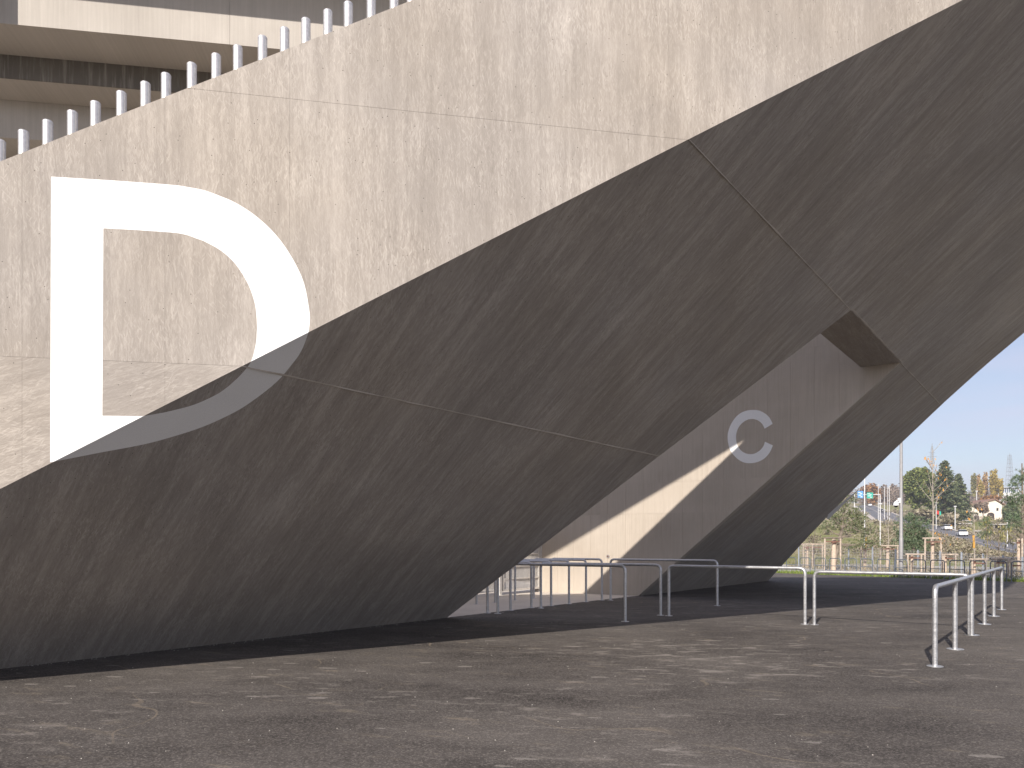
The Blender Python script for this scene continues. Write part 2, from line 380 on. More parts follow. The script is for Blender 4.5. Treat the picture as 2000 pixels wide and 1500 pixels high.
M['terrain'] = terrain_mat()

# ------------------------------------------------------------------ ground and far terrain
PROF = [(-400, 0), (60, 0), (100, 0.3), (130, 1.5), (171, 3.6), (210, 7), (250, 10.5), (320, 15.8), (400, 23), (500, 31), (700, 32), (1000, 33), (2500, 34), (5000, 34)]
def zt(Y):
    for (a, za), (b, zb) in zip(PROF, PROF[1:]):
        if a <= Y <= b: return za + (zb - za) * (Y - a) / (b - a)
    return PROF[-1][1]
EDGE_A, EDGE_B = gp(1540, 1120), gp(2000, 1137)          # asphalt / grass edge
ED = (EDGE_B - EDGE_A).normalized(); EN = V((-ED.y, ED.x, 0))
if EN.y < 0: EN = -EN
ys = [-300, -60, 0, 20, 30, 40, 50, 60, 70, 80, 90, 100, 110, 120, 130, 140, 155, 171, 190, 210, 230, 250, 285, 320, 360, 400, 450, 500, 600, 700, 850, 1000, 1500, 2500, 5000]
xs = [-3000, -1200, -500, -200] + list(range(-100, 301, 10)) + [350, 420, 500, 700, 1200, 3500]
vs = []; rr = random.Random(3)
for Y in ys:
    for X in xs:
        z = zt(Y) - 0.02
        if Y > 110: z += rr.uniform(-.12, .12) * min(1, (Y - 110) / 60)
        vs.append((X, Y, z))
nx = len(xs)
fs = [(j * nx + i, j * nx + i + 1, (j + 1) * nx + i + 1, (j + 1) * nx + i) for j in range(len(ys) - 1) for i in range(nx - 1)]
tag(obj('ground', vs, fs, M['terrain'], smooth=True), kind='structure')
gv = [EDGE_A - ED * 40 + EN * 1.2, EDGE_B + ED * 40 + EN * 1.2, EDGE_B + ED * 40 + EN * 26, EDGE_A - ED * 40 + EN * 22]
tag(obj('gravel_bed', [(p.x, p.y, .004) for p in gv], [(0, 1, 2, 3)], smooth_concrete('pale_gravel', (0.27, 0.25, 0.22), (0.42, 0.40, 0.36), 'Object')), kind='structure')
a0 = EDGE_A - ED * 80; a1 = EDGE_B + ED * 60
tag(obj('asphalt_forecourt', [(-120, -120, 0), (a1.x, -120, 0), a1, a0, (-120, a0.y, 0)], [(0, 1, 2, 3, 4)], M['asphalt']), kind='structure')

# ------------------------------------------------------------------ staircase geometry (planes found from the photograph's lines)
FD = V((8000.0, F, 0)).normalized(); FN = V((FD.y, -FD.x, 0))           # lettered wall: direction and outward normal
tt = (1308 - 955) / (0.508 - 0.1129); P0 = gp(-tt, 955 + 0.508 * tt)    # where the wall's lower edge meets the ground
SL = 0.5762
B0, B3 = gp(0, 1308), gp(1500, 1135); D1 = (B3 - B0).normalized()        # foot of the soffit
E1 = P0 + FD * 14.8 + V((0, 0, SL * 14.8))
B0 = P0.copy()                                                            # the foot line starts where the wall's lower edge lands
SN = D1.cross(E1 - B0).normalized()                                      # soffit plane, normal pointing out and down
if SN.z > 0: SN = -SN
def lerp(a, b, t): return a + (b - a) * t
def onz(pts, z):                       # point at height z on a rising polyline (extended past its ends)
    for i in range(len(pts) - 1):
        if z <= pts[i + 1].z or i == len(pts) - 2:
            a, b = pts[i], pts[i + 1]; return lerp(a, b, (z - a.z) / (b.z - a.z))
SH = lambda x, y: hit(x, y, B0, SN)
J0, J1 = SH(868, 1210), SH(1664, 604)
C0, C1 = SH(1243, 1165), SH(1760, 707)
LE = lambda z: P0 + FD * (z / SL) + V((0, 0, z))
LJ = lambda z: onz([J0, J1], z)
LC = lambda z: onz([C0, C1], z)
ENDL = [SH(*p) for p in ((1500, 1135), (1575, 1052), (1655, 968), (1750, 875), (1845, 785), (1925, 713), (2000, 650))]
LZ = lambda z: onz(ENDL, z)
Z1, Z2, ZT = 3.50, 6.39, 10.6
UPS = SN.cross(D1).normalized()
if UPS.z < 0: UPS = -UPS
stair = thing('concrete_staircase', 'huge raw concrete staircase lettered D with a dark overhanging underside', 'staircase', P0)

# soffit: backing slabs and cast panels divided at the pour joints
GAP = 0.001
def soffit_panel(z0, z1, la, lb, m, name='soffit_panel'):
    e0, e1 = (GAP if z0 > 0 else 0), GAP
    pts = [la(z0 + e0), lb(z0 + e0)]
    if lb is LZ:
        pts += [p for p in ENDL if z0 + e0 + .02 < p.z < z1 - e1 - .02]
    pts += [lb(z1 - e1), la(z1 - e1)]
    b = MB(); b.prism(pts, -SN * 0.006); b.build(name, m, stair, True, uv=(B0, D1, UPS))
def soffit_slab(z0, z1, la, lb):
    pts = [la(z0), lb(z0)]
    if lb is LZ: pts += [p for p in ENDL if z0 + .02 < p.z < z1 - .02]
    pts += [lb(z1), la(z1)]
    sh = {LE: D1 * .40, LJ: D1 * -.01, LC: D1 * .05, LZ: D1 * -.03}
    k = len(pts); pts = [p + (sh[la] if i in (0, k - 1) else sh[lb]) for i, p in enumerate(pts)]
    b = MB(); b.prism([p - SN * 0.0064 for p in pts], (0, 0, 0.46)); b.build('soffit_slab', M['osb'], stair, True, uv=(B0, D1, UPS))
for z0, z1, la, lb, m in ((-0.15, Z1, LE, LJ, M['osb_soffit']), (-0.15, Z1, LC, LZ, M['osb_soffit']), (Z1, Z2, LE, LJ, M['osb_soffit']),
                          (Z1, Z2, LC, LZ, M['osb_soffit']), (Z2, ZT, LE, LZ, M['osb_soffit'])):
    if z0 < 0:
        soffit_panel(0.0 if la is LE else z0, z1, la, lb, m); soffit_slab(0.02 if la is LE else z0, z1, la, lb)
    else:
        soffit_panel(z0, z1, la, lb, m); soffit_slab(z0, z1, la, lb)

# cast fins left along the pour joints
for z, la, lb in ((Z1, LE, LJ), (Z2, LE, LJ), (Z2, LC, LZ), (Z2 + .02, LJ, LC)):
    p, q = la(z), lb(z); L = (q - p).length; n = max(3, int(L / .25)); rf = random.Random(int(L * 100)); b = MB(); vs = []
    for k in range(n + 1):
        a = p.lerp(q, k / n); hh = rf.uniform(.001, .016); ww = rf.choice((.003, .006, .009, .014))
        vs += [a - UPS * ww + SN * .0005, a - UPS * ww * .5 + SN * hh, a + UPS * ww + SN * hh * .5, a + UPS * ww * 1.2 + SN * .0005]
    b.add(vs, [(4 * k + j, 4 * k + j + 1, 4 * k + j + 5, 4 * k + j + 4) for k in range(n) for j in range(3)])
    b.build('joint_fin', M['smooth'], stair, True, uv=(B0, D1, UPS))
# lettered front wall
TOP = lambda s: 5.452 + 0.5258 * (s - 3.767)
def wall_pt(s, z, d=0.0): return P0 + FD * s + V((0, 0, z)) - FN * d
wall_poly = [(-2.5, -0.1), (0.0, 0.0), (18.0, SL * 18), (18.0, TOP(18)), (-2.5, TOP(-2.5))]
b = MB(); b.prism([wall_pt(s, z, 0.0024) for s, z in wall_poly], -FN * 0.25); b.build('front_wall', M['osb'], stair, True, uv=(P0, FD, V((0, 0, 1))))
seams = [-2.6, 1.25, 2.6, 3.965, 5.312, 6.56, 7.804, 9.3, 10.835, 12.27, 13.6, 15.0, 18.1]
levels = [-1, Z1, 6.38, 14]
g2 = 0.0008
for lo, hi in zip(levels, levels[1:]):
    for sa, sb in zip(seams, seams[1:]):
        p = clip(wall_poly, 1, 0, sa + g2); p = clip(p, -1, 0, -(sb - g2)) if p else p
        p = clip(p, 0, 1, lo + g2 * 1.8) if p else p; p = clip(p, 0, -1, -(hi - g2 * 1.8)) if p else p
        if len(p) < 3: continue
        b = MB(); b.prism([wall_pt(s, z) for s, z in p], -FN * 0.0022)
        b.build('wall_panel', M['osb_turn'] if lo < 0 else M['osb'], stair, True, uv=(P0, FD, V((0, 0, 1))))

# inner flank of the near flight: wall over the opening's near edge
JD = (J1 - J0); JD.z = 0; JL = JD.length; JD.normalize(); JN = V((-JD.y, JD.x, 0))
ja, jb = V((-1.77, 16.22, 5.69)), V((4.30, 15.26, 9.18))
jt = lambda s: 5.69 + (9.18 - 5.69) / (jb - ja).to_2d().length * (s - (ja - J0).dot(JD))
jbz = lambda s: J0.z + (J1.z - J0.z) / JL * s
b = MB(); b.prism([J0 + JD * s + V((0, 0, z)) - JN * 0.002 for s, z in ((0, .25), (JL, jbz(JL) - J0.z + .25), (JL + 3, 9.4), (JL + 3, 11.9), (jb.x - J0.x, jt((jb - J0).dot(JD))), (0, jt(0)), (-5, jt(-5)), (-5, -.1))], -JN * 0.28)
b.build('inner_flank_wall', M['smooth'], stair, True, uv=(J0, JD, V((0, 0, 1))))

# wall behind the opening (letter C)
CD = (C1 - C0); CD.z = 0; CLn = CD.length; CD.normalize(); CN = V((CD.y, -CD.x, 0))
if CN.y > 0: CN = -CN
cwall_poly = [(-4.05, -0.05), (0.0, -0.05), (CLn, C1.z), (CLn, 8.4), (-4.05, 8.4)]
cpt = lambda s, z, d=0.0: C0 + CD * s + V((0, 0, z - C0.z)) - CN * d
b = MB(); b.prism([cpt(s, z, 0.0062) for s, z in cwall_poly], -CN * 0.30); b.build('rear_flank_wall', M['smooth'], stair, True, uv=(C0, CD, V((0, 0, 1))))
cs = [-4.1] + [-2.95 - .64 + .6405 * i for i in range(0, 18)] + [8.2]
for k, (lo, hi) in enumerate(zip((-1, 2.62, 3.58, 7.13), (2.62, 3.58, 7.13, 9))):
    for i, (sa, sb) in enumerate(zip(cs, cs[1:])):
        p = clip(cwall_poly, 1, 0, sa + .002); p = clip(p, -1, 0, -(sb - .002)) if p else p
        p = clip(p, 0, 1, lo + .002) if p else p; p = clip(p, 0, -1, -(hi - .002)) if p else p
        if len(p) < 3: continue
        off = V((i * 1.37, k * 2.1, 0))
        b = MB(); b.prism([cpt(s, z) for s, z in p], -CN * 0.006)
        b.build('wall_board', M['smooth'], stair, True, uv=(C0 + CD * (i * .31 + k * 1.7), CD, V((0, 0, 1))))
# lintel slab over the opening
ls = gp  # noqa
q1 = V((9.35, 19.64, Z2)); a = LJ(Z2); c = LC(Z2)
back = q1 - D1 * (c - a).length
b = MB(); b.prism([a + V((0, 0, .003)), c + V((0, 0, .003)), q1 + V((0, 0, .003)), back + V((0, 0, .003))], (0, 0, 0.5)); b.build('lintel_slab', M['osb'], stair, True, uv=(a, CD, D1))
# far end flank
pts = [LZ(z) for z in (-.05, 1.5, 3.5, 5, 6.4, 8.3, 10.5)]
for p, q in zip(pts, pts[1:]):
    d = (q - p); d.z = 0; d.normalize(); nn = V((-d.y, d.x, 0))
    if nn.x > 0: nn = -nn
    b = MB(); b.prism([p + nn * .01 + V((0, 0, .03)), q + nn * .01 + V((0, 0, .03)), q + nn * .01 + V((0, 0, 2.6)), p + nn * .01 + V((0, 0, 2.6))], nn * .25)
    b.build('end_flank_wall', M['osb'], stair, True, uv=(P0, D1, V((0, 0, 1))))
# unseen steps behind the parapet, put in to bounce light onto the grandstand underside
prof = []
for k in range(56):
    s_ = -1.8 + k * .335; z_ = TOP(s_) - 1.15
    prof += [wall_pt(s_, z_ - .17, .262), wall_pt(s_, z_, .262)]
prof += [wall_pt(16.62, TOP(16.62) - 1.4, .262), wall_pt(-1.8, TOP(-1.8) - 1.5, .262)]
b = MB(); b.prism([p - FN * 4.603 for p in prof[:54]] + [p - FN * 4.603 - V((0, 0, .5)) for p in (prof[53], prof[0])], -FN * 3.2); b.build('unseen_stair_flight', M['smooth'], stair, True, uv=(P0, FD, FN))  # strip widening the unseen steps, added for more bounce light
b = MB(); b.prism(prof, -FN * 4.6); b.build('unseen_stair_flight', M['smooth'], stair, True, uv=(P0, FD, FN))

# ------------------------------------------------------------------ painted letters (flat paint on wall and soffit)
D_out = [(100, 345), (220, 352.5), (335, 361), (370, 366), (400, 372), (430, 383), (460, 396), (500, 422), (540, 460), (572, 506), (594, 554), (604, 606), (605, 626), (602, 650),
         (588, 686), (568, 714), (540, 746), (500, 778), (460, 804), (400, 832), (340, 852), (280, 868), (200, 883), (98, 903)]
D_in = [(202, 446), (260, 449), (332, 454), (350, 456), (368, 460), (384, 466), (400, 472), (432, 490), (460, 516), (484, 554), (498, 594), (502, 634), (501.5, 650), (500, 670),
        (492, 702), (479, 722), (460, 742), (440, 759), (420, 772), (380, 790), (340, 801), (310, 807.5), (277, 813), (200, 812)]
def smooth_line(pts, k=4):
    out = []
    for i in range(len(pts) - 1):
        p0 = V(pts[max(i - 1, 0)]); p1 = V(pts[i]); p2 = V(pts[i + 1]); p3 = V(pts[min(i + 2, len(pts) - 1)])
        for j in range(k):
            t = j / k
            out.append(0.5 * ((2 * p1) + (p2 - p0) * t + (2 * p0 - 5 * p1 + 4 * p2 - p3) * t * t + (3 * p1 - p0 - 3 * p2 + p3) * t ** 3))
    return out + [V(pts[-1])]
def strip_cells(o, i):
    return [[tuple(o[k]), tuple(o[k + 1]), tuple(i[k + 1]), tuple(i[k])] for k in range(len(o) - 1)]
def paint_cells(cells, p, n, halves=()):
    b = MB()
    for c in cells:
        for h in halves:
            c = clip(c, *h) if c else c
        if len(c) < 3: continue
        pts = [hit(x, y, p, n) for x, y in c]
        nn = n if n.dot(V((0, 0, EYE)) - pts[0]) > 0 else -n
        b.prism([q + nn * 0.0006 for q in pts], nn * 0.0006)
    return b
o = smooth_line(D_out[1:-1]); i_ = smooth_line(D_in[1:-1])
cells = strip_cells([V(D_out[0])] + o + [V(D_out[-1])], [V(D_in[0])] + i_ + [V(D_in[-1])])
cells.append([(100, 345), (202, 446), (200, 812), (98, 903)])
EK = 955.0 / 1880.0                                   # the wall's lower edge in the photograph
e_a, e_b = P0 + V((0, 0, 0)), LE(10)
def pxl(P): return (CX + F * P.x / P.y, HZ - F * (P.z - EYE) / P.y)
(xa, ya), (xb, yb) = pxl(e_a), pxl(e_b)
la, lb_, lc = -(yb - ya), (xb - xa), 0.0
lc = la * xa + lb_ * ya
s_up = (-la, -lb_, -lc); s_dn = (la, lb_, lc)
if s_up[0] * 300 + s_up[1] * 300 - s_up[2] < 0: s_up, s_dn = s_dn, s_up
paint_cells(cells, P0, FN, [s_up]).build('painted_letter', M['paint'], stair, True)
paint_cells(cells, B0, SN, [s_dn]).build('painted_letter', M['paint'], stair, True)
sc3 = lambda L: [(1380 + x / 7.5, 760 + y / 7.5) for x, y in L]
C_out = sc3([(968, 508), (930, 430), (880, 375), (800, 325), (740, 308), (685, 305), (600, 312), (500, 350), (420, 420), (355, 520), (318, 620), (308, 700), (318, 800), (345, 890), (400, 970), (470, 1035), (550, 1075), (635, 1085), (720, 1075), (800, 1045), (870, 995), (930, 920), (973, 825)])
C_in = sc3([(850, 580), (825, 525), (790, 485), (745, 455), (700, 440), (672, 437), (610, 445), (550, 475), (490, 530), (455, 590), (435, 660), (432, 710), (440, 780), (465, 845), (500, 895), (550, 930), (600, 948), (650, 953), (700, 945), (750, 920), (795, 885), (835, 830), (855, 770)])
paint_cells(strip_cells(smooth_line(C_out, 3), smooth_line(C_in, 3)), C0, CN).build('painted_letter', M['paint'], stair, True)
B_out = [(1614.4, 1013), (1617.6, 1004.5), (1630.4, 993), (1648, 978.5), (1664, 966), (1675, 957.5)]
B_in = [(1618, 1014), (1628, 1004.5), (1637, 996), (1648, 985), (1664, 970), (1676, 958.5)]
paint_cells(strip_cells(B_out, B_in), B0, SN).build('painted_letter', M['paint'], stair, True)

# small round plate on the rear flank wall
pp = hit(1187.6, 1086.6, C0, CN); plate = thing('wall_plate', 'small round grey plate with a reddish centre on the lit concrete wall', 'wall plate', pp)
b = MB(); b.tube([pp + CN * .0, pp + CN * .02], 0.055, 16); b.build('plate_rim', M['pole'], plate, True)
b = MB(); b.tube([pp + CN * .02, pp + CN * .026], 0.030, 12); b.build('plate_centre', M['webbing'], plate, True)

# concrete floor inside the opening
INN = V((-D1.y, D1.x, 0)); f0, f1 = LJ(0) + INN * .01, LC(0) + INN * .01
f0.z = f1.z = 0.004
tag(obj('concrete_floor', [f0 - D1 * .02, f1 + D1 * .05, f1 + V((-6, 16, 0)), f0 + V((-24, 26, 0)), f0 + INN * 1.5 - D1 * 6 + V((-20, 6, 0)), f0 + INN * 1.2 - D1 * 3], [(0, 1, 2, 3, 4, 5)], M['floor']), kind='structure')

# ------------------------------------------------------------------ grandstand behind the staircase
UD = V((10000.0, F, 0)).normalized(); UN = V((-UD.y, UD.x, 0))       # along, and away from the camera
Q0 = V((-8.385, 11.99, 10.16))
def ub(name, d0, d1_, z0, z1, m, sa=-16, sb=11.5, par=None):
    b = MB(); p = V((Q0.x, Q0.y, 0))
    b.prism([p + UD * s + UN * d + V((0, 0, z0)) for s, d in ((sa, d0), (sb, d0), (sb, d1_), (sa, d1_))], (0, 0, z1 - z0))
    return b.build(name, m, par, True, uv=(p, UD, V((0, 0, 1))))
stand = thing('grandstand', 'pale concrete grandstand of stepped beams behind the staircase parapet', 'grandstand', Q0)
for sa, sb in ((-16, -6.2), (-6.196, 3.6), (3.604, 6.4), (6.404, 20)):
    ub('fascia_beam', 0, .30, 10.16, 12.0 if sb < 10 else 11.7, M['precast'], sa, sb, stand)
dz = [(0.30, 0.84, 10.163, 10.5), (0.84, 1.50, 9.75, 10.5), (1.50, 2.35, 9.06, 10.3), (2.35, 3.2, 8.6, 9.9), (3.2, 4.0, 8.2, 9.5), (4.0, 5.0, 7.8, 9.2)]
for k, (d0, d1_, z0, z1) in enumerate(dz):
    ub('terrace_step', d0 + .003, d1_, z0, z1, M['precast'], -9, 6.5, stand)
ub('dark_riser_face', .828, .842, 9.752, 10.162, M['drip'], -9, 6.5, stand)  # thin dark streaked plate over the first riser
ub('upper_ledge', -1.25, -.003, 11.61, 11.95, M['precast'], -16, 7.2, stand)
ub('ledge_post', -.62, -.42, 10.2, 11.607, M['precast'], -0.36, -0.15, stand)

# galvanised tubes standing behind the parapet
TUBES = [(0.5, 275), (46.3, 256.6), (93.5, 237), (141.6, 218.7), (186.7, 200.5), (237.3, 181), (284.2, 162.6), (324.4, 145.5), (374.7, 125.4), (422.3, 107.8), (464.5, 91.8),
         (512.7, 73), (556, 56.6), (597.5, 38.5), (640.4, 22), (680.3, 6.6), (725, -10.6), (769.7, -27.8), (803, -40.6)]
PB = P0 - FN * 0.36
for k, (x, y) in enumerate(TUBES):
    p = hit(x, y, PB, FN)
    t = thing('steel_tube_post', 'galvanised round steel tube rising behind the sloping parapet, %s in the row' % (ORD[k] if k else 'leftmost'), 'steel post', (p.x, p.y, p.z - 1.1), 0, 'galvanised tubes along the stair parapet')
    b = MB(); r = .0505
    b.tube([p - V((0, 0, 1.1)), p - V((0, 0, .03)), p - V((0, 0, .03))+V((0,0,.0001))], r, 18, False); b.build('tube', M['tube'], t, True, True)
    b = MB(); b.tube([p - V((0, 0, .0298)), p - V((0, 0, .008)), p], [r * 1.02, r * 1.02, r * .92], 18); b.build('domed_cap', M['tube'], t, True, True)

# ------------------------------------------------------------------ barrier rails
RAILG = 'galvanised barrier rails in front of the entrance'
def rail(label, fa, fb, h):
    A, B = gp(*fa), gp(*fb); d = (B - A).normalized(); r = .0325; up = V((0, 0, 1))
    t = thing('barrier_rail', label, 'railing', A, 0, RAILG)
    rad = .16
    b = MB(); b.tube(fillet([A + up * (h - r - rad), A + up * (h - r), B + up * (h - r), B + up * (h - r - rad)], .125), r, 14); b.build('top_rail', M['galv'], t, True, True)
    for P in (A, B):
        b = MB(); b.tube([P, P + up * (h - r - rad - .0005)], r, 14); b.build('leg', M['galv'], t, True, True)
        b = MB(); b.disc(P + V((0, 0, .003)), .085, .008); b.build('base_plate', M['galv'], t, True, True)
    return t
rail('sunlit galvanised rail running right until it meets the long side rail', (1590.5, 1220.4), (1893.2, 1240.2), 1.11)
rail('galvanised rail half in shade, ending beside the sunlit rail and passing before the far underside', (1306.3, 1203.2), (1572.3, 1219.7), 1.175)
rail('shaded galvanised rail in line with and left of the half shaded rail', (1056.4, 1188.2), (1290.2, 1202.1), 1.19)
rail('shaded galvanised rail nearest the camera in the entrance group', (972.2, 1198.7), (1221, 1214.4), 1.21)
rail('rear shaded galvanised rail standing before the wall beneath the letter C', (1192.4, 1172.5), (1400.9, 1183.4), 1.235)
for k, (fa, fb, wh) in enumerate((((1076, 1166.8), (1175.4, 1172.5), 'farthest'), ((1042.5, 1169.1), (1144.5, 1175.8), 'second farthest'), ((1005.8, 1172.5), (1111.3, 1179.7), 'third farthest'),
                      ((967.2, 1177.1), (1076.3, 1183.6), 'middle'), ((930.6, 1180.2), (1037.7, 1187.3), 'third nearest'), ((889, 1185.2), (996.9, 1192.4), 'second nearest'), ((845, 1190.9), (951.9, 1197.9), 'nearest'))):
    rail('%s of the close parallel queue rails on the pale concrete floor' % wh, fa, fb, 1.235 - .008 * k)
# long sunlit side rail with six legs
feet = [gp(1826.1, 1302.1), gp(1866.4, 1268.5), gp(1897.6, 1240.6), gp(1922.9, 1219.5), gp(1941.1, 1203.9), gp(1956.3, 1190.9)]
P, Q = feet[0], feet[-1]; h = 1.09; r = .0335; up = V((0, 0, 1)); d = (Q - P).normalized()
feet = [P + d * (f - P).dot(d) for f in feet]
t = thing('barrier_rail', 'long bright galvanised side rail at the right with six legs and round base plates', 'railing', P, 0, RAILG)
b = MB(); b.tube(fillet([P + up * (h - r - .16), P + up * (h - r), Q + up * (h - r), Q + up * (h - r - .16)], .12), r, 16); b.build('top_rail', M['galv'], t, True, True)
for k, f in enumerate(feet):
    hh = h - r - .1605 if k in (0, 5) else h - r - .02
    b = MB()
    if k in (0, 5): b.tube([f, f + up * hh], r, 16)
    else:
        b.tube([f + d * .034, f + d * .034 + up * hh], r * .95, 16)
        b.tube(fillet([f - d * .034, f - d * .034 + up * (h - r - .006), f - d * .25 + up * (h - r - .006)], .11), r * .97, 16)
    b.build('leg', M['galv'], t, True, True)
    b = MB(); b.disc(f + V((0, 0, .003)), .10 if k in (0, 5) else .12, .008, 24); b.build('base_plate', M['galv'], t, True, True)

# ------------------------------------------------------------------ gate at the back of the opening
G0 = cpt(-3.62, 0); GD = -D1
rot = Matrix(((GD.x, -GD.y, 0), (GD.y, GD.x, 0), (0, 0, 1)))
def gate_leaf(label, s0, s1, n):
    o0 = G0 + GD * s0; t = thing('steel_gate', label, 'gate', o0, 0, 'bar gate leaves behind the queue rails')
    H = 2.5; L = s1 - s0
    b = MB()
    for s in (0.04, L - .04): b.box(o0 + GD * s + V((0, 0, .12 + H / 2)), (.03, .03, H / 2), m=rot)
    for z in (.15, H + .09): b.box(o0 + GD * (L / 2) + V((0, 0, z)), (L / 2 - .073, .028, .03), m=rot)
    b.build('gate_frame', M['gate'], t, True)
    for z in (.52, .93, 1.34, 1.75, 2.16):
        b = MB(); b.box(o0 + GD * (L / 2) + V((0, -.0, z)), (L / 2 - .075, .034, .022), m=rot); b.build('cross_bar', M['gate'], t, True)
    b = MB()
    for k in range(n): b.box(o0 + GD * (.1 + (L - .2) * k / (n - 1)) + V((0, 0, .12 + H / 2)), (.0055, .012, H / 2 - .06), m=rot)
    tag(b.build('bars', M['gate'], t, True), kind='stuff')
gate_leaf('pale bar gate leaf closest to the lit concrete wall', 0.10, 2.15, 34)
gate_leaf('pale bar gate leaf between two white gate posts', 2.42, 3.7, 22)
gate_leaf('pale bar gate leaf nearest the sloping concrete underside', 4.0, 6.2, 34)
for s, lb in ((0.0, 'white square gate post against the lit wall'), (2.28, 'white square gate post between the two bar gate leaves'), (3.85, 'white square gate post nearest the concrete underside')):
    p = G0 + GD * s; b = MB(); b.box((0, 0, 1.4), (.05, .05, 1.4), m=rot); b.box((0, 0, .006), (.10, .10, .006), m=rot); o = b.build('gate_post', M['gate']); o.location = p
    tag(o, lb, 'gate post', 'white gate posts')
# building wall behind the gate
rw = thing('entrance_wall', 'dark brown clad wall with blue grey doors behind the bar gate', 'wall', G0 + V((-1, 4, 0)))
p = G0 - D1.cross(V((0, 0, 1))) * 3.2
if p.y < G0.y: p = G0 + D1.cross(V((0, 0, 1))) * 3.2
back_n = (p - G0).normalized()
b = MB(); b.prism([p + GD * s + V((0, 0, z)) for s, z in ((-1.5, 0), (5.2, 0), (5.2, 4.6), (-1.5, 4.6))], back_n * .3); b.build('cladding', M['brown'], rw, True)
b = MB(); b.prism([p + GD * s + V((0, 0, z)) for s, z in ((5.203, 0), (16, 0), (16, 4.6), (5.203, 4.6))], back_n * .3); b.build('unseen_bounce_wall', M['precast'], rw, True)  # unseen pale stretch of wall, added to bounce light into the recess
for s in (.3, 2.1, 3.9):
    b = MB(); b.box(p + GD * (s + .6) - back_n * .03 + V((0, 0, 1.1)), (.55, .03, 1.05), m=rot); b.build('glass_door', M['blueglass'], rw, True)

# ------------------------------------------------------------------ grit on the forecourt
b = MB(); rg = random.Random(5)
for k in range(420):
    Y = 5.5 + 26 * rg.random() ** 1.4; X = rg.uniform(-.75, .75) * Y
    s = rg.uniform(.003, .007) * (1 + Y * .035)
    if D1.x * (Y - B0.y) - D1.y * (X - B0.x) > -.1: continue
    a = rg.uniform(0, 6.28); c = V((X, Y, s * .35))
    q = [c + V((math.cos(a + i * 2.09) * s, math.sin(a + i * 2.09) * s, -s * .3)) for i in range(3)] + [c + V((0, 0, s * .6))]
    b.add(q, [(0, 1, 3), (1, 2, 3), (2, 0, 3), (0, 2, 1)])
for k in range(420):
    q = B0 - D1 * 3 + D1 * rg.uniform(0, 34) + V((D1.y, -D1.x, 0)) * abs(rg.gauss(0, .10)); s = rg.uniform(.004, .016); a = rg.uniform(0, 6.28); c = q + V((0, 0, s * .3))
    pts_ = [c + V((math.cos(a + i * 2.09) * s, math.sin(a + i * 2.09) * s, -s * .3)) for i in range(3)] + [c + V((0, 0, s * .6))]
    b.add(pts_, [(0, 1, 3), (1, 2, 3), (2, 0, 3), (0, 2, 1)])
tag(b.build('loose_grit', M['stone']), kind='stuff')

# ------------------------------------------------------------------ bicycle racks along the far edge
RX = [(1507.5, 1528.5), (1534.6, 1556.2), (1562, 1583), (1591, 1612.4), (1619.8, 1641.4), (1650.4, 1672.6), (1681.4, 1703.4), (1713.8, 1736.8), (1748.2, 1770.2), (1783.4, 1805.6),
      (1819.2, 1842.8), (1857.8, 1881.2), (1897.4, 1920.8), (1938, 1962.2), (1980.2, 2003.6)]
fy = lambda x: 1119.4 + (x - 1556) * (1137.0 - 1119.4) / (1980.0 - 1556)
def rack_parts(t, L):
    b = MB(); H = .93; r = .024
    b.tube(fillet([(-L / 2, 0, 0), (-L / 2, 0, H - r), (L / 2, 0, H - r), (L / 2, 0, 0)], .13), r, 8); b.build('hoop', M['rack'], t, False, True)
    b = MB(); b.tube([(-L / 2 + .02, 0, .49), (L / 2 - .02, 0, .49)], .018, 8); b.build('cross_bar', M['rack'], t, False, True)
RP = [(gp(a, fy(a)) + gp(b_, fy(b_))) / 2 for a, b_ in RX]
rzz = math.atan2(ED.y, ED.x); r0 = None
Lr = sum((gp(b_, fy(b_)) - gp(a, fy(a))).length for a, b_ in RX) / len(RX)
for k, p in enumerate(RP):
    lab = 'grey hoop bicycle rack before the wire fence, %s from the concrete underside' % ('first' if k == 0 else ORD[k])
    if k == len(RP) - 1: lab = 'grey hoop bicycle rack before the wire fence, cut by the right edge'
    if r0 is None:
        r0 = thing('bicycle_rack', lab, 'bicycle rack', p, rzz, 'grey bicycle racks along the grass edge'); rack_parts(r0, Lr)
    else: copy_tree(r0, p, lab)

# grass strip
b = MB(); rg = random.Random(11)
for k in range(9000):
    s = rg.uniform(-6, 40) if True else 0
    d = .02 + 1.0 * rg.random() ** 1.3 if rg.random() < .8 else rg.uniform(0, 2.2)
    p = EDGE_A + ED * (s - 8) + EN * d; hgt = rg.uniform(.08, .26); a = rg.uniform(0, 6.28); wd = .018
    dx = V((math.cos(a), math.sin(a), 0)); ln = V((rg.uniform(-.08, .08), rg.uniform(-.08, .08), hgt))
    b.add([p - dx * wd, p + dx * wd, p + ln], [(0, 1, 2)])
tag(obj('grass_strip', b.v, b.f, M['grass']), kind='stuff')

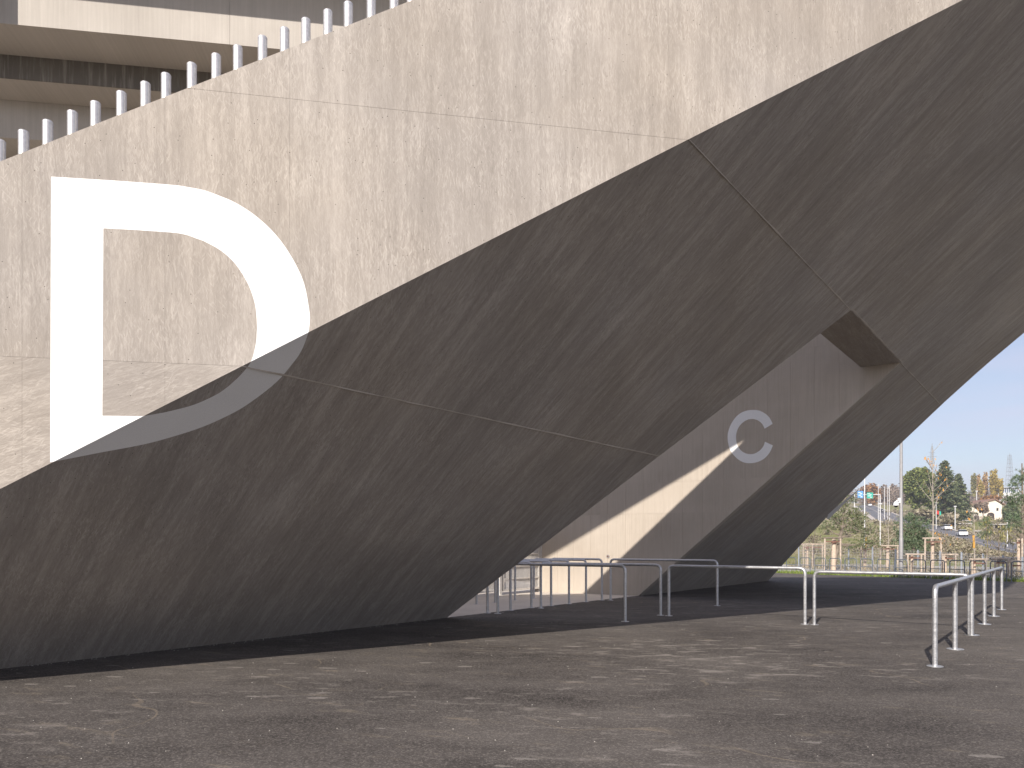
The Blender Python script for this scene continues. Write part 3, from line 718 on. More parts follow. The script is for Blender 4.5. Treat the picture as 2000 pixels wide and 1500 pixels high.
# ------------------------------------------------------------------ lamp post and camera
LP = gp(1760, 1127.5); t = thing('lamp_post', 'tall grey round lamp post rising beyond the bicycle racks', 'lamp post', LP)
b = MB(); b.tube([LP, LP + V((0, 0, 2.0)), LP + V((0, 0, 2.05)), LP + V((0, 0, 8.5))], [.105, .10, .085, .065], 14); b.build('pole', M['pole'], t, True, True)
b = MB(); b.disc(LP + V((0, 0, .0)), .2, .03); b.build('base_flange', M['pole'], t, True)
b = MB(); b.tube([LP + V((0, 0, 8.4)), LP + V((.9, -.3, 8.55))], .04, 8); b.box(LP + V((1.1, -.36, 8.55)), (.3, .12, .05)); b.build('lamp_head', M['pole'], t, True)
cp = at(1750, 985, LP.y - .1)
t = thing('security_camera', 'white dome security camera bracketed to the lamp post', 'camera', cp)
b = MB(); b.tube([cp + V((0, 0, .16)), cp + V((0, 0, .10)), cp + V((0, 0, -.02)), cp + V((0, 0, -.06))], [.03, .10, .13, .13], 14); b.build('housing', M['white'], t, True, True)
b = MB(); b.tube([cp + V((0, 0, -.061)), cp + V((0, 0, -.12)), cp + V((0, 0, -.16))], [.10, .085, .03], 14); b.build('dome', M['black'], t, True, True)
b = MB(); b.tube([cp + V((.0, 0, .15)), cp + V((.10, 0, .20)), V((LP.x - .07, LP.y, cp.z + .2))], .03, 8); b.box((LP.x - .1, LP.y, cp.z + .2), (.06, .05, .13)); b.build('bracket', M['white'], t, True)

# ------------------------------------------------------------------ wire fence
FX = [(1560, 1062), (1611, 1063), (1657.6, 1064.5), (1704, 1068), (1749, 1072), (1793, 1074), (1836, 1076), (1878, 1078), (1920, 1081), (1959, 1084), (1997, 1087), (2036, 1090)]
fd_ = lambda x: 53 - (x - 1560) * 16.0 / 440
t = thing('wire_fence', 'long welded wire mesh fence on steel posts behind the bicycle racks', 'fence', at(1560, 1100, fd_(1560)) * 1)
tops = [at(x, y, fd_(x)) for x, y in FX]
for a, c in zip(tops, tops[1:]):
    b = MB(); L = (V((c.x, c.y, 0)) - V((a.x, a.y, 0))).length; n = int(L / .11)
    def fp(s, u): q = a.lerp(c, s); return V((q.x, q.y, .05 + (q.z - .08 - .05) * u))
    for k in range(1, n): b.tube([fp(k / n, 0), fp(k / n, 1)], .007, 3, False)
    for k in range(9): b.tube([fp(.01, k / 8), fp(.99, k / 8)], .005, 3, False)
    tag(b.build('mesh_panel', M['galv'], t, True), kind='stuff')
for p in tops:
    b = MB(); b.box((p.x, p.y, p.z / 2), (.032, .032, p.z / 2), rzz)
    for k in range(6): b.box((p.x + .03, p.y - .03, p.z * (.15 + .15 * k)), (.018, .018, .02), rzz)
    b.build('fence_post', M['fencepost'], t, True)

# ------------------------------------------------------------------ trees and foliage
def rdir(r):
    z = r.uniform(-1, 1); a = r.uniform(0, 2 * math.pi); s = math.sqrt(1 - z * z); return V((s * math.cos(a), s * math.sin(a), z))
def leaves(r, cents, n, size, b, shell=.55, flat=0.0):
    tot = sum(c[1][0] * c[1][2] for c in cents)
    for c, rad in cents:
        for k in range(int(n * rad[0] * rad[2] / tot)):
            dd = rdir(r); q = (shell + (1 - shell) * r.random()) if r.random() < .8 else r.random()
            p = c + V((dd.x * rad[0], dd.y * rad[1], dd.z * rad[2])) * q
            u = rdir(r); v = u.cross(rdir(r)).normalized(); s = size * r.uniform(.5, 1.3)
            b.add([p - u * s, p + v * s * .6, p + u * s, p - v * s * .6], [(0, 1, 2, 3)])
def blobs(r, c, R, n, k=.38):
    out = []
    for i in range(n):
        dd = rdir(r); q = r.random() ** .5 * .72
        out.append((c + V((dd.x * R[0], dd.y * R[1], dd.z * R[2])) * q, V(R) * r.uniform(k * .7, k * 1.2)))
    return out
def tree(name, label, cat, base, trunk_h, tr, c, R, n, size, m, mb='bark', nb=14, seed=1, group=None, k=.38):
    r = random.Random(seed); t = thing(name, label, cat, base, 0, group)
    b = MB(); top = c + V((0, 0, R[2] * .3)); b.tube([base - V((0, 0, .3)), base.lerp(top, .5), top], [tr, tr * .7, tr * .25], 8)
    for i in range(7):
        dd = rdir(r); dd.z = abs(dd.z) * .5 + .1
        s = base.lerp(top, r.uniform(.4, .9)); b.tube([s, s + V((dd.x * R[0], dd.y * R[1], dd.z * R[2])) * .75], [tr * .3, tr * .08], 5)
    b.build('trunk', M[mb], t, True, True)
    b = MB(); leaves(r, blobs(r, c, R, nb, k), n, size, b); obj('crown', b.v, b.f, M[m], t, True)
    return t
def conifer(name, label, base, H, R, n, size, m, seed):
    r = random.Random(seed); t = thing(name, label, 'tree', base)
    b = MB(); b.tube([base - V((0, 0, .3)), base + V((0, 0, H * .97))], [R * .07, .03], 8); b.build('trunk', M['bark'], t, True, True)
    b = MB(); nbr = 90
    for i in range(nbr):
        u = (i / nbr) ** .9; z = H * (.06 + .93 * u); L = R * (1 - u) ** .85 * r.uniform(.65, 1.1) + .15; a = i * 2.399 + r.uniform(-.3, .3)
        dd = V((math.cos(a), math.sin(a), -.12)); 
        for j in range(max(3, int(n / nbr * (.4 + 1.2 * (1 - u))))):
            q = r.random() ** .6; p = base + V((0, 0, z)) + dd * L * q + V((r.gauss(0, .14 * R * .35), r.gauss(0, .14 * R * .35), r.gauss(-.02 * H * .2, .012 * H)))
            uu = (dd + rdir(r) * .7).normalized(); v = uu.cross(rdir(r)).normalized(); s = size * r.uniform(.5, 1.3)
            b.add([p - uu * s, p + v * s * .45, p + uu * s, p - v * s * .45], [(0, 1, 2, 3)])
    obj('crown', b.v, b.f, M[m], t, True); return t
def pinetree(label, base, top, cents, ntuft, tl, m, seed, tr=.09):
    r = random.Random(seed); t = thing('pine_tree', label, 'tree', base)
    b = MB(); b.tube([base, base.lerp(top, .5) + V((.1, 0, 0)), top], [tr, tr * .7, tr * .3], 8)
    tufts = []
    for c, R in cents:
        s = base.lerp(top, min(1, max(.35, (c.z - base.z - .5) / (top.z - base.z)))); b.tube([s, s.lerp(c, .5) + V((0, 0, -.1)), c], [tr * .4, tr * .25, tr * .12], 6)
        for k in range(5):
            e = c + V((rdir(r).x * R[0], rdir(r).y * R[1], rdir(r).z * R[2])) * .9; b.tube([c, e], [tr * .14, tr * .07], 4)
    b.build('trunk', M['bark'], t, True, True)
    b = MB(); tot = sum(R[0] * R[2] for c, R in cents)
    for c, R in cents:
        for k in range(int(ntuft * R[0] * R[2] / tot)):
            dd = rdir(r); p = c + V((dd.x * R[0], dd.y * R[1], dd.z * R[2])) * (r.random() ** .45)
            ax = (V((0, 0, .7)) + rdir(r)).normalized()
            for j in range(12):
                e = (ax * .6 + rdir(r)).normalized() * tl * r.uniform(.6, 1.2); sd = e.cross(rdir(r)).normalized() * tl * .075
                b.add([p - sd, p + sd, p + e], [(0, 1, 2)])
    obj('crown', b.v, b.f, M[m], t, True); return t
def sapling(label, base, top, seed, nleaf=0, mb='palebark', r0=.035, nbr=14, spread=.8, wrap=False, lm='orangel'):
    r = random.Random(seed); t = thing('young_tree', label, 'tree', base, 0, 'staked young trees behind the fence'); H = (top - base).length
    b = MB(); b.tube([base, base.lerp(top, .45) + V((.05, 0, 0)), top], [r0, r0 * .7, r0 * .2], 7); tips = []
    for k in range(nbr):
        u = r.uniform(.45, .95); s = base.lerp(top, u); a = r.uniform(0, 6.28); L = spread * (1.15 - u) * r.uniform(.7, 1.4) + .15
        e = s + V((math.cos(a) * L, math.sin(a) * L, L * r.uniform(.7, 1.3))); b.tube([s, s.lerp(e, .5) + V((0, 0, -.05)), e], [r0 * .35, r0 * .25, r0 * .12], 4); tips += [e, s.lerp(e, .7)]
        for q in range(2):
            s2 = s.lerp(e, r.uniform(.4, .8)); e2 = s2 + (rdir(r) + V((0, 0, .6))) * L * .35; b.tube([s2, e2], [r0 * .2, r0 * .1], 3); tips.append(e2)
    b.build('trunk', M[mb], t, True, True)
    if wrap:
        b = MB(); b.tube([base.lerp(top, .38), base.lerp(top, .56)], r0 * 1.35, 8); b.build('bark_wrap', M['orangewrap'], t, True, True)
    if nleaf:
        b = MB()
        for k in range(nleaf):
            p = r.choice(tips) + rdir(r) * .08; u = (V((0, 0, -1)) + rdir(r) * .5).normalized(); v = u.cross(rdir(r)).normalized(); s = .085
            b.add([p, p + u * s + v * s * .4, p + u * s * 2, p + u * s - v * s * .4], [(0, 1, 2, 3)])
        obj('leaves', b.v, b.f, M[lm], t, True)
    return t

# tree stake frames: (posts x), top y, foot y, label, dark top bar
def stakes(label, xs_, ytop, yfoot, dark=False, r=.05):
    Y = F * EYE / (yfoot - HZ); z = at(0, ytop, Y).z; ps = [V(((x - CX) / F * Y, Y + (.35 if k % 2 else -.35), 0)) for k, x in enumerate(xs_)]
    t = thing('tree_stake_frame', label, 'tree stakes', ps[0], 0, 'timber tree stake frames behind the racks')
    for p in ps:
        b = MB(); b.tube([p, p + V((0, 0, z - .03))], r, 9); b.build('stake', M['wood'], t, True, True)
    a, c = ps[0].copy(), ps[-1].copy(); e = (c - a).normalized() * .15
    b = MB(); b.tube([a - e + V((0, 0, z)), c + e + V((0, 0, z))], r * .9, 8)
    b.build('top_bar', M['wood_dark'] if dark else M['wood'], t, True, True)
    m_ = (a + c) / 2
    for s in (a, c):
        b = MB(); b.box(((s + m_) / 2) + V((0, 0, z - .22)), ((c - a).length / 4, .012, .035), math.atan2((m_ - s).y, (m_ - s).x)); b.build('tie_strap', M['webbing'], t, True)
    return V((m_.x, m_.y, 0)), Y, z
g1, Y1, z1 = stakes('dark topped timber stake frame holding the leaning pine', (1606.5, 1633, 1637), 1051, 1113.5, True, .055)
stakes('timber stake frame nearest the concrete underside, with five thin stakes', (1565, 1577, 1583, 1593, 1602), 1063, 1109)
g3, Y3, z3 = stakes('timber stake frame around the orange wrapped young tree', (1677, 1695, 1700), 1066.5, 1112)
g4, Y4, z4 = stakes('timber stake frame just left of the lamp post', (1714, 1739, 1748), 1066, 1112.5)
g5, Y5, z5 = stakes('low timber stake frame under the dense round pine', (1767, 1780, 1793), 1082.5, 1119)
g6, Y6, z6 = stakes('tall timber stake frame around the slender tree with orange leaves', (1800.5, 1826, 1831.5), 1051.5, 1117.5, False, .055)
g7, Y7, z7 = stakes('low timber stake frame right of the tall frame', (1837, 1848, 1859), 1083, 1120)
g8, Y8, z8 = stakes('pale timber stake frame behind the corner of the side rail', (1891, 1909, 1917), 1092, 1123)
g9, Y9, z9 = stakes('pale timber stake frame behind the far end of the side rail', (1935, 1953, 1960), 1091, 1125)
g10, Y10, z10 = stakes('low timber stake frame nearest the right edge', (1966, 1978, 1991), 1096, 1127)
g11, Y11, z11 = stakes('tall dark topped stake frame cut by the right photo edge', (1988, 2004, 2020), 1050, 1121, True, .055)

# wrapped thick trunks inside the taller frames and their trees
def thick_trunk(x, yfoot): Y = F * EYE / (yfoot - HZ); return V(((x - CX) / F * Y, Y, 0))
p = thick_trunk(1627.5, 1113.5); Yp = p.y
C_ = lambda x, y, rx, rz, Y: (at(x, y, Y), V((rx, rx * .8, rz)))
pinetree('airy pine with bare lower limbs leaning over the fence beside the underside', p, at(1652, 968, Yp),
         [C_(1640, 985, .75, .55, Yp), C_(1662, 1000, .8, .5, Yp), C_(1630, 1012, .9, .5, Yp), C_(1655, 1028, 1.0, .5, Yp), C_(1690, 1035, .9, .55, Yp), C_(1700, 1060, .8, .45, Yp), C_(1612, 1030, .7, .4, Yp), C_(1675, 1015, .8, .5, Yp), C_(1668, 975, .45, .4, Yp), C_(1672, 1065, .8, .4, Yp)],
         620, .20, 'pine', 21, .15)
p = thick_trunk(1781, 1119)
Yp = p.y + 8
p = V(((1781 - CX) / F * Yp, Yp, 0))
pinetree('dense round grey green pine beside the lamp post', p, at(1785, 1010, Yp),
         [C_(1770, 1030, .9, .75, Yp), C_(1795, 1025, .8, .7, Yp), C_(1783, 1050, 1.2, .7, Yp), C_(1765, 1060, .8, .6, Yp), C_(1803, 1055, .8, .6, Yp), C_(1785, 1072, 1.1, .45, Yp), C_(1780, 1012, .5, .4, Yp)],
         950, .20, 'bluepine', 22, .10)
p = thick_trunk(1993, 1121); Yp = p.y
pinetree('blue green pine reaching in at the right photo edge', p, at(1996, 905, Yp),
         [C_(1985, 945, .5, .5, Yp), C_(2000, 925, .5, .5, Yp), C_(1978, 975, .6, .5, Yp), C_(2002, 985, .8, .6, Yp), C_(1985, 1015, .7, .45, Yp), C_(2010, 1030, .7, .5, Yp), C_(1970, 1030, .35, .3, Yp)],
         560, .17, 'bluepine', 23, .10)
p = thick_trunk(1926, 1110)
pinetree('small sparse pine with a pale thin stem right of centre in the planting', p, at(1926, 1010, p.y), [C_(1924, 1022, .45, .5, p.y), C_(1930, 1040, .5, .3, p.y), C_(1918, 1045, .4, .3, p.y)], 150, .16, 'bluepine', 24, .05)
p = thick_trunk(1821.5, 1117.5)
sapling('slender bare tree with a few hanging orange leaves, taller than all the planting', p, at(1820.5, 866, p.y), 31, 46, 'palebark', .05, 16, 1.5)
p = thick_trunk(1690, 1112); sapling('young bare tree with an orange bark wrap', p, at(1693, 1000, p.y), 32, 0, 'palebark', .05, 9, .6, True)
p = thick_trunk(1734, 1112.5); sapling('thin bare branching young tree left of the lamp post', p, at(1734, 985, p.y), 33, 0, 'palebark', .04, 14, .9)
p = thick_trunk(1846, 1120); sapling('short twiggy young tree in the low frame right of the tall one', p, at(1846, 1030, p.y), 34, 14, 'bark', .035, 16, .7)
p = thick_trunk(1903, 1123); sapling('thin orange stemmed young tree behind the rail corner', p, at(1901, 985, p.y), 35, 8, 'palebark', .04, 12, .6, True)
p = thick_trunk(1950, 1125); sapling('leafy yellow green young tree behind the far rail end', p, at(1949, 1020, p.y), 36, 130, 'bark', .035, 22, .8, False, 'oliveb')
p = thick_trunk(1978, 1127); sapling('thin stemmed young tree nearest the right edge', p, at(1977, 1045, p.y), 37, 30, 'palebark', .03, 14, .6, False, 'oliveb')
p = thick_trunk(1583, 1109); sapling('thin bare young tree nearest the concrete underside', p, at(1594, 1010, p.y), 38, 20, 'bark', .035, 12, .7, False, 'oliveb')

M['reed'] = simple('pale_reed_matting', (0.50, 0.40, 0.31), 0.9, 0, 0.2, 12)
for x, xt, yt, yf, r_, lab in ((1628, 1629, 1053, 1113.5, .15, 'thick reed wrapped trunk guard under the leaning pine'), (1688.5, 1690, 1070, 1112, .11, 'leaning reed wrapped trunk guard with the orange stem'),
        (1733, 1734, 1067, 1112.5, .10, 'reed wrapped trunk guard left of the lamp post'), (1821, 1821.5, 1056, 1117.5, .10, 'tall reed wrapped trunk guard of the slender orange leaved tree'),
        (1781, 1781, 1085, 1119, .07, 'low reed wrapped trunk guard below the dense pine'), (1846.5, 1846.5, 1086, 1120, .07, 'low reed wrapped trunk guard right of the tall stakes'),
        (1903.5, 1903.5, 1094, 1123, .06, 'orange tan trunk guard behind the rail corner'), (1950, 1950, 1094, 1125, .055, 'reed wrapped trunk guard behind the far rail end'),
        (1577, 1577, 1066, 1109, .08, 'reed wrapped trunk guard nearest the concrete underside'), (1990, 1989, 1052, 1121, .09, 'tall reed wrapped trunk guard at the right edge')):
    p = thick_trunk(x, yf); q = at(xt, yt, p.y); t = thing('trunk_guard', lab, 'trunk guard', p, 0, 'reed wrapped trunk guards')
    b = MB(); b.tube([p, q], [r_ * 1.08, r_ * .9], 12); b.build('matting', M['reed'], t, True, True)
    b = MB(); e = p.lerp(q, .86); b.tube([e, e + V((0, 0, .10))], r_ * 1.12, 12); b.build('binding', M['webbing'], t, True, True)
# low scrub along the planting and on the hillside
b = MB(); r = random.Random(9)
for k in range(5200):
    x = r.uniform(1540, 2060); q = r.random(); Y = fd_(min(max(x, 1560), 2000)) + r.uniform(-2.2, 6) if q < .35 else r.uniform(60, 130)
    p = V(((x - CX) / F * Y, Y, zt(Y))); hh = r.uniform(.1, .55); e = V((r.gauss(0, .2), r.gauss(0, .2), hh)); sd = rdir(r) * .02 * (Y / 45)
    b.add([p - sd, p + sd, p + e], [(0, 1, 2)])
for k in range(260):
    x = r.uniform(1560, 2080); Y = r.uniform(125, 330) if x > 1740 else r.uniform(90, 330)
    if x > 1740 and 1046 - abs(0) < 0: continue
    c = V(((x - CX) / F * Y, Y, zt(Y) + .6)); R = V((r.uniform(1.2, 3.2), r.uniform(1, 2.5), r.uniform(.6, 1.6)))
    # keep the road clear
    xr = [(100, 2010), (168, 1862), (245, 1742), (330, 1700)]
    for (ya_, xa_), (yb_, xb_) in zip(xr, xr[1:]):
        if ya_ <= Y <= yb_:
            xc = xa_ + (xb_ - xa_) * (Y - ya_) / (yb_ - ya_)
            if abs(x - xc) < 12 + 2600 / Y: R = None
            break
    if R is None: continue
    if x < 1745 and r.random() < .6: continue
    leaves(r, [(c, R)], 230, .0010 * Y + .05, b, .2)
for k in range(520):
    x = r.uniform(1745, 2090); Y = r.uniform(72, 150)
    ylim = [(1740, 1022), (1862, 1056), (1925, 1078), (2005, 1092), (2100, 1096)]
    for (xa_, ya_), (xb_, yb_) in zip(ylim, ylim[1:]):
        if xa_ <= x <= xb_: yl = ya_ + (yb_ - ya_) * (x - xa_) / (xb_ - xa_) - 8
    zmax = at(x, yl, Y).z; hh = min(3.4, (zmax - zt(Y)) / 1.7)
    if hh < .15: continue
    c = V(((x - CX) / F * Y, Y, zt(Y) + hh * .6)); leaves(r, [(c, V((hh * 1.5 + .5, hh + .4, hh)))], 170, .05 + .0011 * Y, b, .1)
tag(obj('scrub', b.v, b.f, M['scrub']), kind='stuff')
b = MB()
for k in range(170):
    x = r.uniform(1640, 2100); Y = r.uniform(430, 600)
    ytop = (945 if x < 1775 else 954) + 6 * math.sin(x * .045) + r.uniform(-5, 8)
    zc = at(x, ytop + 8, Y).z; hh = max(2.0, (zc - zt(Y)))
    c = V(((x - CX) / F * Y, Y, zt(Y) + hh * .5)); leaves(r, [(c, V((3.6, 3, hh * .62)))], 190, .55, b, .2)
tag(obj('far_wood', b.v, b.f, M['brownt']), kind='stuff')

def far(x, Y): return V(((x - CX) / F * Y, Y, zt(Y)))
def ft(label, x, Y, ybot, ytop, wpx, n, size, m, seed, name='broadleaf_tree', mb='bark', nb=14, group=None, k=.40):
    base = far(x, Y); ct = at(x, (ybot + ytop) / 2, Y); R = V((wpx / 2 / F * Y, wpx / 2 / F * Y, (ybot - ytop) / 2 / F * Y))
    return tree(name, label, 'tree', base, 0, max(.12, R.x * .06), ct, R, n, size, m, mb, nb, seed, group, k)
ft('large dark green evergreen tree with a broad rounded crown on the hill', 1795, 230, 1002, 905, 84, 16000, .42, 'ever', 41, 'evergreen_tree', nb=70, k=.25)
conifer('tall_conifer', 'dark layered conifer right of the broad evergreen, pointed and tallest on the hill', far(1845, 225), (zt(225) * 0 + at(0, 900, 225).z - zt(225)), 7.2, 8000, .5, 'conif', 42)
conifer('tall_conifer', 'shorter brownish green conifer leaning on the right of the tall dark conifer', far(1872, 235), at(0, 925, 235).z - zt(235), 5.6, 5000, .48, 'conif', 43)
ft('rust coloured autumn tree above the road signs', 1702, 420, 990, 938, 44, 2200, .8, 'autumn', 44)
ft('bare greyish brown tree left of the lamp post, nearest the rust tree', 1727, 440, 992, 943, 26, 900, .8, 'brownt', 45)
ft('tall bare grey brown tree showing just left of the lamp post', 1745, 450, 992, 926, 34, 1300, .8, 'brownt', 46)
ft('bare brown tree crown just right of the lamp post', 1766, 460, 992, 928, 26, 900, .8, 'brownt', 47)
PG = 'autumn poplars on the skyline'
ft('green tinged columnar poplar, leftmost of the skyline poplars', 1902, 380, 972, 922, 10, 900, .6, 'oliveb', 51, 'poplar_tree', nb=26, group=PG, k=.5)
ft('thin russet poplar left of the tall pinkish poplar', 1911, 385, 972, 925, 9, 700, .6, 'poplarr', 52, 'poplar_tree', nb=26, group=PG, k=.5)
ft('short yellow poplar between the thin and tall russet poplars', 1917, 370, 974, 934, 10, 700, .6, 'poplar', 53, 'poplar_tree', nb=26, group=PG, k=.5)
ft('tall narrow russet poplar in the middle of the skyline group', 1924, 385, 972, 917, 10, 900, .6, 'poplarr', 54, 'poplar_tree', nb=26, group=PG, k=.5)
ft('widest and tallest yellow poplar of the skyline group', 1943, 375, 974, 914, 20, 2200, .6, 'poplar', 55, 'poplar_tree', nb=36, group=PG, k=.42)
ft('short yellow poplar at the right end of the skyline group', 1955, 370, 974, 934, 11, 800, .6, 'poplar', 56, 'poplar_tree', nb=26, group=PG, k=.5)
ft('reddish brown bare tree in front of the cream house', 1920, 236, 1006, 974, 34, 900, .5, 'brownt', 57, 'bare_tree')
ft('bright olive green bush below the cream house', 1929, 200, 1029, 1005, 16, 500, .4, 'oliveb', 58, 'bush')
ft('grey green bushy tree at the right side of the cream house', 1975, 215, 1030, 975, 34, 2000, .5, 'conif', 59)
ft('orange leaved tree above the house roof', 1935, 300, 985, 966, 40, 700, .6, 'autumn', 60)
ft('olive hedge bush on the slope above the parked cars', 1890, 180, 1052, 1030, 40, 1100, .45, 'oliveb', 61, 'bush')
ft('brown hedge bush below the grey shed roofs', 1925, 165, 1064, 1036, 42, 1100, .45, 'scrub', 62, 'bush')
ft('olive bush at the foot of the slope near the right edge', 1968, 140, 1078, 1040, 50, 1300, .4, 'oliveb', 63, 'bush')
ft('low brown bush right of the hanging camera', 1800, 215, 1018, 990, 60, 1200, .5, 'scrub', 64, 'bush')
ft('brown scrub bush under the dark conifers', 1850, 200, 1030, 1000, 50, 1200, .5, 'scrub', 65, 'bush')

# ------------------------------------------------------------------ road, cars, signs, house, masts
RC = [(2080, 70), (2005, 100), (1925, 132), (1862, 168), (1800, 205), (1742, 245), (1712, 330), (1690, 400), (1665, 520)]
rpts = [far(x, Y) for x, Y in RC]
def strip(name, off0, off1, z, m):
    vs = []
    for i, p in enumerate(rpts):
        d = (rpts[min(i + 1, len(rpts) - 1)] - rpts[max(i - 1, 0)]); d.z = 0; d.normalize(); n = V((d.y, -d.x, 0))
        vs += [p + n * off0 + V((0, 0, z)), p + n * off1 + V((0, 0, z))]
    tag(obj(name, vs, [(2 * i, 2 * i + 1, 2 * i + 3, 2 * i + 2) for i in range(len(rpts) - 1)], m), kind='structure')
strip('hill_road', -4.5, 4.5, .35, M['road'])
strip('road_verge', -6.2, -4.52, .38, M['kerb']); strip('kerb_strip', 4.52, 5.3, .42, M['kerb'])
strip('lane_line', -.12, .12, .36, M['kerb'])
CG = 'cars on the hill road'
def car(label, x, Y, off, m):
    p = far(x, Y); i = min(range(len(RC)), key=lambda k: abs(RC[k][1] - Y)); d = rpts[min(i + 1, len(rpts) - 1)] - rpts[max(i - 1, 0)]; d.z = 0; d.normalize()
    p = p + V((d.y, -d.x, 0)) * off + V((0, 0, .36)); t = thing('parked_car' if 0 else 'car', label, 'car', p, math.atan2(d.y, d.x), CG)
    b = MB(); prof = [(-2.1, .3), (2.1, .3), (2.15, .6), (2.0, .85), (1.0, .95), (-1.9, .98), (-2.1, .7)]
    b.prism([(x_, -.86, z_) for x_, z_ in prof], (0, 1.72, 0)); b.build('body', m, t)
    b = MB(); cab = [(-1.75, .985), (.95, .955), (.25, 1.45), (-1.3, 1.45)]; b.prism([(x_, -.72, z_) for x_, z_ in cab], (0, 1.44, 0)); b.build('windows', M['glassdark'], t)
    b = MB(); b.prism([(x_, -.70, z_) for x_, z_ in [(-1.35, 1.452), (.3, 1.452), (.2, 1.5), (-1.25, 1.5)]], (0, 1.40, 0)); b.build('roof', m, t)
    for sx in (-1.3, 1.35):
        for sy in (-.8, .8):
            b = MB(); b.tube([(sx, sy - .1, .31), (sx, sy + .1, .31)], .31, 12); b.build('wheel', M['rubber'], t)
    for sy in (-.6, .6):
        b = MB(); b.box((-2.13, sy, .72), (.03, .18, .08)); b.build('headlight', M['white'], t)
car('small white car right of the slender orange leaved tree', 1836, 190, 1.5, M['carwhite'])
car('white car with a dark roof window further down the hill road', 1861, 168, 1.8, M['carwhite'])
car('dark car on the road below the green road sign', 1713, 318, 1.5, M['cardark'])
car('white car on the road below the blue road sign', 1693, 395, 1.5, M['carwhite'])

Yg = 335; t = thing('sign_gantry', 'grey gantry carrying direction signs over the hill road', 'gantry', at(1669, 1000, Yg))
b = MB(); p, q = at(1669, 966, Yg), at(1719, 966, Yg)
b.tube([V((p.x, Yg, zt(Yg))), p], .22, 8); b.build('gantry_post', M['lightpole'], t, True)
b = MB(); b.tube([V((q.x, Yg, zt(Yg))), q], .22, 8); b.build('gantry_post', M['lightpole'], t, True)
b = MB(); b.tube([p, q], .2, 8); b.build('gantry_beam', M['lightpole'], t, True)
def sign(label, x0, y0, x1, y1, m):
    a, c = at(x0, y0, Yg - .5), at(x1, y1, Yg - .5); t = thing('road_sign', label, 'road sign', (a + c) / 2)
    cc = (a + c) / 2; b = MB(); b.box(cc, (abs(c.x - a.x) / 2, .06, abs(c.z - a.z) / 2)); b.build('sign_panel', m, t, True)
    b = MB(); w_ = abs(c.x - a.x); h_ = abs(c.z - a.z)
    for u, v, ww, hh in ((-.2, .28, .2, .05), (.12, .12, .15, .05), (-.12, -.08, .22, .05), (.18, -.3, .16, .05)):
        b.box(cc + V((u * w_, -.075, v * h_)), (ww * w_, .01, hh * h_))
    b.build('sign_legend', M['white'], t, True)
sign('blue direction sign on the gantry', 1675, 959, 1686, 973, M['blue'])
sign('green direction sign on the gantry', 1693, 962, 1705, 973.5, M['green'])
LG = 'slim pale poles beyond the fence'
def pole(label, x, ybase_Y, ytop, r=.07):
    Y = ybase_Y; p = far(x, Y); z = at(x, ytop, Y).z
    t = thing('slim_pole', label, 'pole', p, 0, LG)
    b = MB(); b.tube([p - V((0, 0, .3)), V((p.x, Y, z))], [r, r * .7], 8); b.build('shaft', M['lightpole'], t, True, True)
    b = MB(); b.box((p.x, Y, z + r), (r * 2.2, r * 1.2, r)); b.build('pole_head', M['lightpole'], t, True)
pole('pale pole rising behind the airy pine between the two road signs', 1688.7, 64, 930, .06)
pole('pale pole that stands before the right leg of the sign gantry', 1719.2, 66, 985, .055)
pole('thin pole right of the rust coloured tree', 1715.5, 240, 948, .12)
pole('thin pole first to the right of the gantry', 1727.5, 250, 952, .12)
pole('thin pole second to the right of the gantry', 1733.8, 245, 954, .11)
pole('thin pole nearest left of the lamp post', 1737.2, 235, 951, .11)
pole('white pole below the dark conifers', 1865.5, 190, 990, .13)
pole('pale pole with insulators above the cream house', 1907.5, 270, 960, .16)
pole('thin white flagpole right of the slender tree', 1828.5, 195, 983, .1)
pole('pale pole at the right below the pine', 1967.5, 120, 1018, .08)
fpz = at(1834, 998, 195); t = thing('flag', 'small limp red and green flag below the conifers', 'flag', fpz)
def cloth(x0, x1, m):
    vs = []; 
    for i in range(7):
        u = x0 + (x1 - x0) * i / 6
        for z in (0, -1.0): vs.append(fpz + V((u, .08 * math.sin(u * 5), z - .25 * u)))
    obj('flag_cloth', vs + [v + V((0, .02, 0)) for v in vs], [(2 * i, 2 * i + 1, 2 * i + 3, 2 * i + 2) for i in range(6)] + [(14 + 2 * i, 14 + 2 * i + 2, 14 + 2 * i + 3, 14 + 2 * i + 1) for i in range(6)], m, t, True)
cloth(-.55, .1, M['red']); cloth(.1, .55, M['green'])
